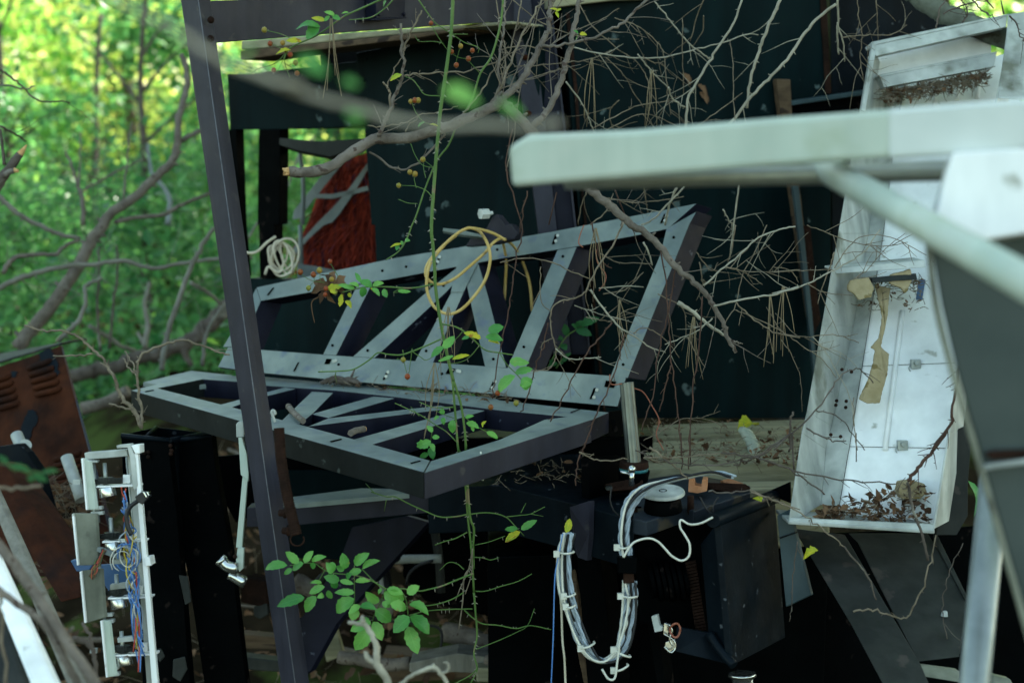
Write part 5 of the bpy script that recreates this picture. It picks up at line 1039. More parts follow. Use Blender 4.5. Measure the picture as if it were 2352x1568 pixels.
b2_ = thing('dry_branch_tangle', 'tangle of thin pale dry twigs hanging in front of the tall dark wall', 'branches', P(1620, 250, 2.75))
D = 2.78
for s_, r0, r1, ds in (('c 1690,-10 1620,180 1530,310 1460,430 1380,560 1310,690 1295,880 1290,1000', 3.2, 4.4, .14), ('c 1075,10 1150,100 1230,200 1320,310 1390,360 1470,420', 2.2, 2.6, .16),
    ('c 1960,-10 1880,160 1830,290 1800,380 1760,500 1735,620 1722,755', 5, 4.2, .12), ('d 780,30 640,140 560,240 460,390 330,530 220,640 80,820 0,920', 4.6, 4.6, .07), ('d 790,-20 795,130 790,260 800,380', 3.4, 2.4, .2),
    ('d 790,160 830,300 840,430', 2.6, 1.8, .1), ('d 820,262 950,248 1060,245 1180,240 1275,175', 2, 1.4, .15), ('d 930,0 940,130 965,250 950,400 970,560', 1.6, 1.2, .2), ('d 1060,0 1070,150 1075,280', 1.8, 1.3, .2),
    ('c 510,330 730,380 950,405 1150,400 1340,350 1550,300 1720,240 1800,245', 2.4, 1.8, .10), ('c -10,345 150,322 300,335 450,250 560,200 720,130 830,60', 1.7, 1.3, .12), ('c 100,465 300,455 480,435 640,410 780,350', 1.6, 1.5, .12),
    ('c 90,0 260,140 430,220 560,255 650,270 830,275', 1.7, 1.4, .1), ('c 800,125 950,180 1080,280 1140,380 1160,560 1175,700 1190,800', 1.8, 1.4, .2), ('c 1175,610 1185,665 1230,715 1290,748', 3, 2.6, .2),
    ('c 640,900 900,760 1050,720 1200,705', 1.8, 1.4, .15), ('c 740,910 960,800 1110,820 1260,895', 1.6, 1.4, .15), ('c 460,570 570,720 620,830 655,930', 2.4, 1.8, .15), ('c 1420,0 1370,130 1325,290', 2.0, 1.6, .2), ('c 1420,110 1415,210 1350,320', 1.8, 1.4, .1),
    ('c 1350,900 1540,760 1690,648', 1.8, 1.4, .15), ('c 1640,900 1628,700 1625,450 1603,280', 1.7, 1.4, .1), ('c 545,10 640,180 820,340 960,440 1030,560 1055,700 1080,810', 1.9, 1.2, .1), ('c 735,400 860,520 930,640 1000,750', 1.5, 1.2, .08),
    ('c 960,380 1030,470 1100,540 1190,630', 2.4, 2, .3), ('c 1000,400 1080,440 1150,430', 1.8, 1.3, .2), ('c 830,700 770,760 770,850 830,940', 2, 1.4, .1), ('c 1270,130 1275,400 1280,660', 1.5, 1.5, .05), ('c 0,620 180,560 350,500 430,480', 1.7, 1.4, .1),
    ('c 40,1190 90,1000 140,620 200,400 260,100 290,-10', 1.4, 1.4, .05), ('c 750,1380 920,1410 1100,1400 1280,1370', 2, 1.5, .2), ('c 1000,1290 1030,1480', 2, 1.8, .1), ('c 1285,1300 1160,1430 1060,1535 985,1568', 3, 2.4, .15),
    ('c 1665,1290 1632,1568 | g 1600,240', 2.8, 2, .08), ('c 1230,1310 1180,1430 1150,1568', 4, 3, .1), ('c 600,1340 565,1440 545,1568', 2, 1.4, .05), ('c 1555,1460 1600,1540 1635,1568', 2.2, 1.6, .2), ('c 630,1568 740,1470 790,1350', 2, 1.5, .1)):
    tbranch(b2_, s_, D, D + .08, r0 * .74, r1 * .74, 'twigp' if r0 > 2.1 else 'twig', 'twig', 1, ds, .085, jit=.0007)
rng = random.Random(102)
b3_ = thing('dry_branch_tangle', 'lower tangle of dry twigs spreading right of the upright frame down to the timbers', 'branches', P(1700, 700, 2.7))
for s_, r0, r1, ds, dd in (('g 2060,10 1950,30 1800,90 1680,200 1570,290 1420,420', 2.2, 3, .2, 2.6), ('g 1570,290 1700,330 1830,415', 2, 1.2, .2, 2.6), ('g 1570,292 1750,325 2000,322', 1.5, 1.2, .15, 2.6),
    ('g 1490,565 1680,520 1880,490 2091,430 | h 330,480 560,420 700,350 830,280 960,200 1090,30', 3.2, 1.8, .13, 2.45), ('g 1650,540 1750,640 1900,740 2091,785 | h 380,755 560,780 760,762 940,820', 2.2, 1.3, .10, 2.45), ('h 580,410 700,470 900,490', 1.5, 1, .1, 2.4),
    ('g 1240,540 1350,610 1460,700 1580,772', 6.5, 4.5, .05, 2.62), ('g 1480,650 1400,720 1330,762 1150,832', 2.2, 1.5, .2, 2.6), ('g 630,450 720,580 830,710 930,770 1050,850 1155,888', 3, 2, .15, 2.62), ('g 930,755 990,715 1090,750 1200,850 1250,925', 2, 1.3, .1, 2.62),
    ('g 690,440 850,425 1000,432', 1.7, 1.3, .2, 2.75), ('g 860,-20 780,150 650,350 600,460 520,510 400,540 350,620 360,750 390,860 380,950 330,1010 200,1015', 2.8, 1.6, .10, 2.45), ('g 390,860 480,930 600,930 705,920', 2, 1.5, .15, 2.45), ('g 365,790 300,820 290,870', 1.8, 1.2, .1, 2.45),
    ('g 0,262 120,235 260,235 400,275 500,325 620,372', 2, 1.7, .06, 2.5), ('g 285,290 280,430 290,540 350,600', 1.4, 1.2, .05, 2.5), ('g 600,640 700,660 780,670 860,600 960,570', 1.6, 1.1, .25, 2.75), ('g 520,560 640,600 760,640', 1.3, 1, .3, 2.75),
    ('g 1370,190 1420,260 1480,320 1520,260', 1.8, 1.1, .3, 2.75), ('g 1390,260 1410,380 1420,420', 2, 1.5, .2, 2.7), ('g 1640,0 1620,130 1590,260', 2, 1.6, .1, 2.7), ('g 1860,0 1780,180 1690,350 1640,560 1570,680', 1.6, 1.4, .12, 2.68), ('g 1900,290 2030,320 2080,400', 1.6, 1.2, .1, 2.6),
    ('g 1900,330 2091,310 | h 300,330 500,320 760,310', 1.6, 1.3, .1, 2.6), ('h 580,0 730,60 900,120 1100,150 1280,120', 1.5, 1.2, .15, 2.5), ('h 770,300 870,150 1000,70 1200,100 1410,210', 1.5, 1.1, .12, 2.45), ('h 900,380 1010,300 1130,160 1260,60', 1.4, 1, .2, 2.4), ('h 770,190 740,290 680,450 655,550', 2.4, 1.4, .1, 2.5),
    ('h 80,590 200,640 330,700 430,760 560,850 680,930 780,1060', 1.7, 1.2, .06, 2.5), ('h 400,800 480,920 530,1060 545,1300', 1.2, .9, .04, 2.6), ('h 620,780 700,870 780,1010 880,1200 910,1400', 1.2, 1, .04, 2.4), ('g 1310,780 1360,880 1430,990', 2.2, 1.5, .1, 2.6),
    ('g 1000,1500 1100,1450 1250,1360 1400,1345 1530,1390 1540,1450', 1.5, 1.2, .1, 2.7), ('g 1100,480 1250,560 1300,640', 1.6, 1.2, .3, 2.8), ('g 700,200 830,260 1060,270', 1.7, 1.2, .3, 2.85), ('g 720,480 870,450 1000,330', 1.6, 1.1, .3, 2.85), ('g 1000,120 1040,200 1060,280', 3, 2.2, .1, 2.7)):
    tbranch(b3_, s_, dd, dd + .03, r0 * .8, r1 * .75, 'twigp' if rng.random() < .25 else 'twig', 'twig', 1, ds, .075, jit=.0006)
b4_ = thing('thorny_shoot', 'dark thorny shoot arching over the lower part of the white tray', 'shoot', P(2100, 1100, 2.3))
for s_, r0, r1, ds in (('h 1665,870 1625,1090 1590,1300 1580,1380 1450,1568 | l 1390,0 1310,110 1220,220 1150,300', 2.5, 4.5, .35), ('l 1150,310 1180,450 1240,640 1280,800', 3.4, 3, .1), ('l 1330,640 1300,800 1250,960 1190,1090 1130,1160 1020,1135 920,1110 810,1120', 1.6, 2.4, .12),
    ('l -20,125 200,152 450,242 730,292 900,305 1080,320', 2.2, 1.6, .06), ('l 420,0 200,150 60,200', 2, 2, .1), ('l 220,162 380,215 500,290 630,385', 2.4, 1.8, .04), ('l 170,370 300,420 430,470 560,560 680,650 760,715', 1.8, 1.6, .05), ('l 760,715 850,830 920,930 955,1045', 2.2, 1.8, .02), ('h 480,1300 460,1400 465,1568 | l 425,0 440,230', 2.6, 2, .06),
    ('h 350,1568 640,1290 780,1090 880,1012 960,1018 1040,1100', 2, 1.3, .06), ('h 640,1290 760,1320 860,1400 980,1568', 1.5, 1.2, .05), ('l 1500,690 1420,860 1380,1000 1375,1130 1400,1290', 1.2, 1, .05), ('l 830,180 830,0', 1.3, 1, 0), ('h 930,1568 900,1300 905,1200', 1.2, 1, 0),
    ('h 575,1415 700,1480 760,1505 850,1502', 2, 1.4, .08), ('l 460,680 440,850 420,1080 410,1180', 1.4, .9, .03), ('k 940,90 1040,160 1110,220 1180,290', 2.4, 1.8, .1), ('k 850,110 940,150 1100,190 1330,200 1520,165 1680,120 1830,0', 1.8, 1.6, .08), ('k 900,155 1100,155 1370,130 1560,150', 1.5, 1.2, .1), ('k 500,120 560,150 650,175 800,165', 1.8, 1.4, .08), ('k 1310,365 1430,375 1570,355', 2, 1.6, .1), ('k 1570,355 1700,410 1882,480', 1.8, 1.4, .03)):
    tbranch(b4_, s_, 2.34, 2.36, r0, r1, 'redvine' if r0 > 2.4 and 'h 1665' in s_ else ('barkd' if rng.random() < .6 else 'twig'), 'twig', 0, ds, .03, jit=.0012)
rv = thing('hanging_vine', 'thin reddish brown dead vines trailing down over the lattice frames', 'vine', P(1500, 900, 2.4))
for s_, d_ in (('c 90,900 40,1200 | g 150,-10 120,190 90,400 60,600 20,800 0,870 | f 1700,1090 1690,1210', 2.45), ('c 190,1330 160,1500 | g 140,60', 2.44), ('g 1120,180 1160,450 1180,700 1190,900 1230,1200 1262,1480 1265,1700', 2.5), ('g 1222,300 1175,600 1100,900 1060,1200 990,1430', 2.5), ('g 1410,500 1390,800 1350,1150 1320,1500 1315,1700', 2.48),
    ('g 780,680 700,780 600,900 500,1080 420,1240 350,1370', 2.42), ('g 870,760 820,950 740,1180 650,1380 580,1568 | k 500,130 480,240 475,330', 2.38), ('g 335,680 300,850 240,1020 190,1200 140,1300', 2.5), ('c 395,1340 340,1568', 2.5), ('g 640,-20 700,240 780,300', 2.6), ('g 1190,980 1160,1100 1110,1300', 2.5), ('c 800,1320 870,1500', 2.6), ('k 1135,0 1140,160', 2.7), ('k 1192,-20 1195,200', 2.7)):
    tbranch(rv, s_, d_, d_ + .02, 1.9, 1.5, 'redvine', 'vine', 0, .10, .012, jit=.0012, seg=6)
# pine needle bunches
def needles(x, lb_, d=2.55):
    m = MB(); q0 = P(*L(x)[0], d)
    for k in range(5):
        ln = rng.uniform(.08, .135); s_ = rng.uniform(-.02, .02); b_ = rng.uniform(-.008, .008); m.tube([q0 + cv(s_ * .1, 0, 0), q0 + cv(s_ * .5 + b_, -ln * .5, rng.gauss(0, .004)), q0 + cv(s_, -ln, rng.gauss(0, .008))], .0008, .0005, 4, 0, 4)
    solo('pine_needles', m, M['straw'], lb_, 'needles', 'bunches of dry pine needles snagged in the twigs')
needles('g 1885,480', 'dry pine needles hanging from the long twig at mid height of the dark wall'); needles('g 1975,430', 'dry pine needles hanging beside the thin upright strip of the dark wall'); needles('c 642,405', 'dry pine needles hanging at the upper left of the dark wall', 2.75)
needles('c 1062,490', 'dry pine needles hanging at the upper middle of the dark wall', 2.75); needles('g 830,520', 'dry pine needles between the two right members of the upright frame', 2.65); needles('g 1350,640', 'dry pine needles right of the upright frame', 2.62); needles('g 665,20', 'dry pine needles over the top rail of the upright frame', 2.6)
needles('b 565,130', 'dry pine needles hanging in front of the steel crossbeam', 2.33); needles('f 1385,570', 'dry pine needles below the yellow cable loop', 2.5); needles('f 1290,960', 'dry pine needles leaning on the lower rail of the upright frame', 2.5)

# ================================================================ rose
def pl_leaf(m, s, wd, d, mi=0, ragged=.0, fold=.25):
    q = L(s); a, b = P(*q[0], d), P(*q[1], d + rng.uniform(-.012, .012)); ln = (b - a).length
    m.leaf(a, b, ln * wd, cv(rng.gauss(0, .35), rng.uniform(.1, 1.0), -1), mi, 9, fold * rng.uniform(.3, 2.2), rng.uniform(-.05, .30), ragged, .07)
def thorns(m, pts, r, n):
    for _ in range(n if len(pts) > 3 else 0):
        i = rng.randrange(1, len(pts) - 1); t = (pts[i + 1] - pts[i]).normalized(); k = t.cross(CF).normalized() * rng.choice((-1, 1)); m.tube([pts[i] + k * r * .6, pts[i] + k * (r + .0035) - Vector((0, 0, .002))], r * .55, .0003, 5, 1, 1)
rose = thing('wild_rose', 'tall green thorny wild rose cane with leaves and orange hips, hanging through the frames', 'rose', P(1095, 1540, 2.46))
def rstem(s, d0, d1, r0, r1, th=10, mt='stem', par=None):
    m = MB(); pts = catmull(PP(s, d0, d1), 6); m.tube(pts, rpx(r0, d0), rpx(r1, d1), 8, 0, 1, lump=.08); thorns(m, pts, rpx(r0, d0), th); return part('cane', m, [M[mt], M['twigp']], par or rose)
rng = random.Random(55)
rstem('b 1418,-80 1412,60 1400,250 1370,480 1330,750 1310,950 1290,1200 1265,1568 | f 1275,140 1287,300 1292,420 1310,560 1340,740 1380,930 1418,1085', 2.36, 2.42, 4.2, 3.6, 34)
rstem('f 1412,1080 1430,1300 1452,1568 | j 1318,120 1345,260 1358,400 1366,520 1390,740 1405,1000', 2.42, 2.50, 2.6, 2.6, 20); rstem('f 1418,1080 1470,1250 1498,1440 1505,1568 | j 1355,100 1362,260 1380,520 1405,600 1400,720 1405,850', 2.42, 2.50, 2.8, 2.6, 16)
rstem('j 1405,1000 1415,1130 1425,1270 1405,1380 1425,1480 1385,1568', 2.5, 2.5, 2.6, 1.6, 12, 'stem'); rstem('j 1400,830 1345,900 1335,1050 1310,1230', 2.48, 2.48, 2, 1.4, 6, 'twig'); rstem('j 1398,720 1370,860 1320,970 1290,1050', 2.47, 2.47, 1.5, 1, 2, 'twig'); rstem('j 1395,740 1390,880 1350,1010', 2.47, 2.47, 1.4, 1, 2, 'twig')
rstem('b 1765,-60 1760,60 1740,200 1680,400 1605,515 1545,700 1450,860 1385,1010 1310,1110 | b 1230,1290 1160,1500 | f 1130,0 1095,92 1040,180 950,242', 2.44, 2.5, 2.8, 1.5, 18)
for s_, d_, r_1 in (('b 930,-10 800,50 650,120 480,240 350,300 270,345 235,420', 2.34, 2.2), ('b 1005,-10 940,60 850,120 760,135 690,140', 2.34, 1.6), ('b 270,345 180,440 60,480 0,520', 2.34, 1.1), ('b 235,400 250,470 278,540', 2.34, 1.0), ('b 320,290 220,240 105,212', 2.34, 1.1), ('b 230,350 180,320 140,305', 2.34, .8), ('b 235,440 290,470 328,512', 2.34, .8), ('b 230,420 190,500 165,490', 2.34, .8), ('b 260,460 318,438', 2.34, .8),
    ('b 1175,0 1230,80 1290,160 1350,200 1400,235', 2.4, 1.6), ('b 1400,235 1500,300 1590,330 1590,370', 2.38, 1.1), ('b 1262,165 1300,240 1340,300 1380,350 1450,400 1523,411', 2.38, .9), ('b 1520,420 1600,510', 2.39, 1), ('b 1405,240 1470,240 1520,240', 2.38, 1), ('b 1468,322 1440,420 1438,455', 2.38, .8), ('b 1405,362 1430,380', 2.38, .7), ('b 1340,300 1270,290 1180,290 1150,250', 2.38, .9),
    ('b 1320,670 1220,660 1170,600 1140,560 1085,535', 2.38, 1.2), ('b 1320,870 1220,855 1160,790 1130,720', 2.38, 1), ('b 1275,1165 1230,1130 1205,1112', 2.38, .8), ('b 1275,1170 1200,1150 1150,1080 1120,1000', 2.39, 1), ('b 1270,1375 1230,1330 1160,1300 1110,1295 1037,1293', 2.38, 1), ('b 1160,1310 1145,1250 1150,1213', 2.38, .8), ('b 1165,1420 1100,1415 1035,1390', 2.4, 1), ('b 1225,1240 1210,1170 1215,1100', 2.38, .8),
    ('f 1275,410 1200,430 1100,440 980,432 850,430 760,440 640,470', 2.40, 2), ('f 1050,440 1000,470 1050,465', 2.4, .9), ('f 640,430 620,370 580,300 559,258', 2.42, .9), ('f 520,400 440,390 380,360 350,330', 2.42, .9), ('f 450,392 445,350', 2.42, .7), ('f 490,390 484,318', 2.42, .7), ('f 440,400 408,436', 2.42, .7),
    ('f 1338,690 1420,705 1490,740 1560,800 1640,870 1740,890 1835,905', 2.36, 2), ('f 1330,795 1230,840 1130,880 1050,905 960,900 890,890 830,940 720,1005 600,1018 475,1022', 2.37, 2), ('f 1130,880 1190,920 1230,940 1310,900 1350,900', 2.37, 1), ('f 600,1020 595,1050 605,1095', 2.37, 1), ('f 1740,890 1790,970 1860,1040 1900,1090 1900,1120', 2.36, 1.2), ('f 1480,745 1440,790 1420,800', 2.36, 1), ('f 1590,850 1540,910 1480,950 1380,970', 2.36, 1),
    ('f 1415,1268 1280,1270 1180,1232', 2.42, 1.5), ('f 1440,1510 1370,1440 1290,1390 1200,1330 1120,1290 1010,1240', 2.44, 1.5), ('f 1180,1330 1120,1265', 2.44, .8), ('f 1440,1350 1350,1320 1290,1290', 2.44, 1), ('f 1500,1340 1560,1390 1650,1440', 2.44, 1.2), ('f 1275,1400 1260,1500', 2.44, 1), ('f 1065,870 1080,980 1100,1050', 2.37, .8), ('f 1130,860 1115,980 1105,1040', 2.37, .8),
    ('j 1365,510 1280,525 1190,525 1100,490 1000,445 910,400 860,400 780,375 760,370', 2.5, 1.8), ('j 855,420 842,490', 2.5, 1), ('j 780,375 725,315', 2.5, 1), ('j 1385,508 1460,500 1540,505 1610,530 1660,580 1720,645', 2.49, 1.6), ('j 1610,525 1700,515 1760,507 1850,462', 2.49, 1.2), ('j 1760,507 1840,522', 2.49, 1), ('j 1700,500 1730,440', 2.49, 1), ('j 1362,622 1290,660 1220,680 1160,702', 2.5, 1.6), ('j 1405,778 1460,782 1510,795 1562,780', 2.5, 1.5),
    ('j 1412,702 1500,682 1600,645', 2.5, 1.2), ('j 1415,992 1480,990 1570,962 1680,930 1770,882', 2.5, 1.5), ('j 1395,1102 1250,1105 1110,1115 1000,1142', 2.46, 1.6), ('j 1340,1000 1260,1045 1160,1075 1080,1080 1000,1050', 2.46, 1.8), ('j 1345,1110 1400,1160 1460,1195 1560,1205 1670,1225 1760,1207 1890,1232', 2.46, 1.7), ('j 1420,1355 1560,1300 1680,1245 1742,1205 1785,1100', 2.47, 1.2), ('j 1425,1478 1380,1520 1285,1570', 2.48, 1.6), ('j 1342,855 1300,820 1245,812 1190,860', 2.48, 1.2),
    ('j 1400,880 1300,920 1200,960 1120,980 1060,990 950,975 850,975 780,930 700,850', 2.34, 2.0), ('j 850,975 820,1060 780,1140 765,1200', 2.34, 1.4), ('j 945,980 980,1050 992,1150 990,1215', 2.34, 1.4), ('j 655,830 655,950 656,1090', 2.34, 1.3), ('j 850,975 750,920 650,890 540,880 470,860 415,820', 2.34, 1.6), ('j 470,860 430,930 400,1010 380,1040', 2.35, 1.2), ('j 415,820 350,815 250,830', 2.34, 1.2)):
    rstem(s_, d_, d_ + .015, r_1, r_1 * .75, 5 if r_1 > 1.3 else 1)
def rleaf(items, label=None):
    for (s_, wd, d_, mt, rg) in items: m = MB(); pl_leaf(m, s_, wd, d_, 0, rg); part('leaf', m, M[mt], rose, label=label if mt == 'leaf' else ('yellowing leaf' if mt == 'leafy' else None))
LF = 'leaf'; LY = 'leafy'
rleaf([('b 490,190 315,182', .42, 2.33, LF, 0), ('b 485,200 385,265', .95, 2.33, LF, .2), ('b 525,145 428,125', .50, 2.33, LY, 0), ('b 590,110 520,80', .45, 2.33, LF, 0), ('b 575,110 630,140', .5, 2.33, LF, 0), ('b 555,112 515,150', .5, 2.33, LF, .0), ('b 360,290 250,280', .45, 2.33, LY, .4), ('b 285,350 180,370', .5, 2.33, LY, .5), ('b 690,90 640,95', .4, 2.33, LF, 0), ('b 950,10 930,50', .9, 2.34, LF, .2),
    ('b 1060,520 975,560', .75, 2.40, LY, .4), ('b 1220,850 1170,885', .4, 2.38, LF, 0), ('b 1250,870 1310,875', .35, 2.38, LY, 0), ('c 400,75 345,60', .5, 2.4, LY, 0), ('c 390,80 430,65', .5, 2.4, LY, 0), ('c 385,85 410,125', .5, 2.4, LY, 0), ('c 545,235 515,210', .6, 2.45, LF, 0), ('c 555,235 605,245', .5, 2.45, LY, 0), ('c 545,245 530,278', .6, 2.45, LF, 0),
    ('f 760,430 690,400', .5, 2.39, LF, .1), ('f 770,400 735,330', .45, 2.39, LF, .1), ('f 730,440 615,415', .35, 2.39, LF, 0), ('f 850,430 765,385', .75, 2.39, LF, .1), ('f 780,430 790,505', .8, 2.39, LF, .1), ('f 855,425 932,400', .65, 2.40, LF, .1), ('f 850,440 905,490', .6, 2.39, LF, .2), ('f 930,445 955,505', .75, 2.39, LF, .1), ('f 1030,460 1122,465', .45, 2.39, LF, .2), ('f 530,440 640,430', .5, 2.41, LY, .5), ('f 560,450 600,475', .8, 2.40, LY, .5), ('f 640,480 625,570', .5, 2.41, LY, .4), ('f 690,470 700,505', .9, 2.41, LY, .3), ('f 660,530 710,580', .7, 2.41, LY, .3), ('f 840,440 870,470', .6, 2.39, LY, .2),
    ('f 1080,105 1115,108', .5, 2.44, LF, 0), ('f 1055,130 975,152', .35, 2.44, LY, 0), ('f 1055,110 1060,140', .8, 2.44, LF, 0), ('f 1035,140 1020,175', .7, 2.44, LF, 0), ('f 1350,860 1425,775', .65, 2.35, LF, .1), ('f 1350,850 1262,920', .6, 2.35, LF, .1), ('f 1410,935 1532,900', .28, 2.36, LY, .1), ('f 1420,910 1310,950', .25, 2.36, LF, .1), ('f 1660,740 1768,705', .7, 2.35, LF, .2), ('f 1640,780 1765,800', .6, 2.35, LF, .2), ('f 1610,790 1490,745', .45, 2.35, LY, .3), ('f 1530,780 1475,795', .5, 2.35, LF, .1), ('f 1660,805 1740,822', .4, 2.36, LY, .3),
    ('f 1810,950 1942,958', .55, 2.35, LF, .25), ('f 1850,1030 1972,1000', .5, 2.35, LF, .3), ('f 1850,1050 1725,1165', .55, 2.35, LF, 0), ('f 1900,1060 1940,1150', 1.0, 2.35, LF, .15), ('f 1880,1110 1965,1110', .7, 2.35, LF, .1),
    ('f 1340,1320 1343,1275', .9, 2.43, LF, 0), ('f 1345,1340 1350,1388', .8, 2.43, LF, .2), ('f 1415,1355 1408,1452', .6, 2.43, LF, 0), ('f 1320,1335 1278,1352', .5, 2.43, LF, 0), ('f 1275,1440 1232,1398', .7, 2.43, LF, .3), ('f 1262,1505 1160,1545', .7, 2.43, LF, .3), ('f 1270,1480 1322,1475', .7, 2.43, LF, 0), ('f 1255,1520 1285,1575', .6, 2.43, LF, 0), ('f 1510,1375 1595,1415', .6, 2.43, LF, .3), ('f 1500,1340 1560,1328', .5, 2.43, LF, .2), ('f 1650,1440 1728,1482', .5, 2.43, LF, .1), ('f 1545,1400 1560,1438', .7, 2.43, LF, .2), ('f 1620,1410 1640,1365', .6, 2.43, LY, .6), ('j 1095,80 1045,60', .8, 2.44, LF, .3), ('j 1130,90 1150,165', .65, 2.44, LF, 0), ('j 1120,130 1065,150', .5, 2.44, LF, 0), ('j 1490,5 1555,35', .5, 2.43, LF, 0),
    ('j 1680,600 1600,605', .6, 2.49, LF, .2), ('j 1695,620 1600,685', .55, 2.485, LY, 0), ('j 1700,605 1800,545', .42, 2.49, LF, 0), ('k 415,625 440,535', .5, 2.36, LY, 0), ('c 1500,-0 1499,1', .1, 2.5, LF, 0)])
J = '235,830 85,845 .42|305,815 222,745 .62|340,812 398,738 .62|388,802 472,770 .45|400,810 392,852 .8|335,815 262,858 .6|265,850 212,885 .6|600,850 580,752 .62|655,825 748,752 .55|705,850 812,795 .5|700,862 618,880 .6|520,875 480,812 .8|540,840 490,818 .6|450,940 380,935 .45|565,925 650,945 .45|590,860 540,835 .7|660,930 757,925 .45|655,1000 530,1000 .4|560,925 465,900 .6|520,920 540,975 .7|470,965 372,1005 .5|490,985 510,1042 .6|460,1010 425,1030 .7|415,1022 342,1122 .62|342,1030 168,1082 .42|655,1038 535,1125 .62|665,1090 640,1175 .85|690,1085 790,1100 .55|808,1062 725,992 .62|830,980 800,1010 .7|840,1000 970,1050 .75|860,980 960,1010 .65|880,1070 990,1100 .62|830,1060 880,1090 .8|785,1108 888,1182 .68|775,1182 830,1300 .62|758,1182 628,1240 .52|752,1225 658,1362 .62|985,1005 1062,958 .72|1000,1072 1128,1130 .5|1000,1150 898,1250 .72|1002,1150 1130,1255 .62|990,1212 1052,1385 .52|950,1000 870,1060 .7|690,1080 620,1130 .6|640,880 600,915 .6|700,1160 760,1200 .6'
for it in J.split('|'):
    a, b, w_ = it.split(); m = MB(); pl_leaf(m, 'j %s %s' % (a, b), float(w_), 2.33 + rng.uniform(-.012, .012), 0, .12 if rng.random() < .3 else 0); part('leaf', m, M[LF], rose)
# hips
def hip(s_, d_, mt='hip', r=.0042):
    m = MB(); p = P(*L(s_)[0], d_); m.ball(p, r * rng.uniform(.88, 1.1), 0, 10, 1.08); m.ball(p - cv(-.0, r * .95, 0), r * .35, 1, 6); part('rosehip', m, [M[mt], M['barkd']], rose)
for x, y, g_ in ((100, 210, 1), (140, 305, 0), (228, 300, 1), (248, 350, 1), (280, 383, 0), (318, 437, 1), (328, 512, 0), (165, 490, 0), (1262, 163, 0), (1405, 362, 0), (1550, 353, 0), (1523, 411, 0), (1438, 455, 0), (1468, 322, 1), (1120, 708, 1), (1150, 700, 0), (1172, 700, 1), (1205, 1112, 1), (1150, 1213, 1), (1037, 1293, 1), (1115, 1200, 1)): hip('b %g,%g' % (x, y), 2.335 if x < 400 else 2.375, 'hipg' if g_ else 'hip', .0044)
for x, y, g_, d_ in ((350, 327, 0, 2.41), (442, 345, 0, 2.41), (484, 315, 1, 2.41), (559, 255, 0, 2.41), (408, 438, 1, 2.41), (570, 378, 1, 2.41), (530, 443, 0, 2.40), (595, 468, 1, 2.40), (525, 484, 0, 2.40), (1097, 1055, 0, 2.36), (1068, 938, 1, 2.36), (1726, 1170, 0, 2.36), (1855, 1240, 1, 2.36), (1678, 1268, 0, 2.36)): hip('f %g,%g' % (x, y), d_, 'hipg' if g_ else 'hip', .0046)
m = MB(); c = P(*L('f 560,430')[0], 2.425)
for a in range(9): e_ = c + cv(math.cos(a * .7) * .034, math.sin(a * .7) * .030, rng.gauss(0, .012)); m.leaf(c + cv(0, 0, rng.gauss(0, .004)), e_, .018, cv(rng.gauss(0, .5), rng.gauss(0, .5), -1), 0, 7, .6, .3, .6)
m.tube(PP('f 480,500 435,530 430,580 450,680', 2.42), .0012, .0008, 5)
solo('brown_leaf', m, M['leafb'], 'crumpled dark brown oak leaf caught on the rose above the top rail', 'leaf')
m = MB(); m.leaf(TP(*L('k 1600,-10')[0]) + vz * .012, TP(*L('k 1500,15')[0]) + vz * .02, .04, Vector((0, -.4, 1)), 0, 9, .5, .3); solo('yellow_leaf', m, M['leafy'], 'bright yellow fallen leaf lying on the pale timber near the rope', 'leaf')
m = MB(); m.leaf(P(*L('k 1598,405')[0], 2.45), P(*L('k 1640,425')[0], 2.43), .018, Vector((0, -.6, 1)), 0, 7, .3, .1); solo('small_yellow_leaf', m, M['leafy'], 'small yellow leaf on the rounded edge of the black machine case', 'leaf')
m = MB(); m.leaf(P(*L('l 590,735')[0], 2.33), P(*L('l 495,780')[0], 2.33), .016, cv(0, .8, -1), 0, 9, .9, .5, .5); solo('yellow_leaf', m, M['leafy'], 'curled yellow leaf dangling below the left corner of the tray', 'leaf')
m = MB(); m.leaf(P(*L('l 1535,300')[0], 2.4), P(*L('l 1590,520')[0], 2.4), .022, cv(1, 0, -1), 0, 9, .5, .2); solo('long_green_leaf', m, M['leaf'], 'single long green leaf hanging beside the round pipe', 'leaf')
# background sapling leaves in the frame opening
sp = thing('green_seedling', 'dark green compound leaves growing up behind the upright frame', 'seedling', P(1270, 850, 3.0)); m = MB()
for s_ in ('g 330,1000 400,870 460,780 530,730 600,690', 'g 390,1000 440,930 490,900'): m.tube(PP(s_, 3.0), .0018, .0012, 6)
part('stem', m, M['stem'], sp); m = MB()
for s_, w_ in (('g 560,700 690,645', .5), ('g 530,730 640,765', .6), ('g 545,735 600,770', .5), ('g 540,720 500,690', .6), ('g 530,710 570,665', .6), ('g 465,770 445,685', .6), ('g 440,790 390,790', .7), ('g 430,830 465,870', .8), ('g 440,930 495,890', .4), ('g 400,960 340,985', .5), ('g 430,950 475,930', .5), ('g 370,940 345,960', .6), ('g 410,970 440,960', .5)):
    q = L(s_); a, b = P(*q[0], 2.99), P(*q[1], 2.98); m.leaf(a, b, (b - a).length * w_, cv(0, .5, -1), 0, 9, .25, .1)
part('leaves', m, M['leafd'], sp)

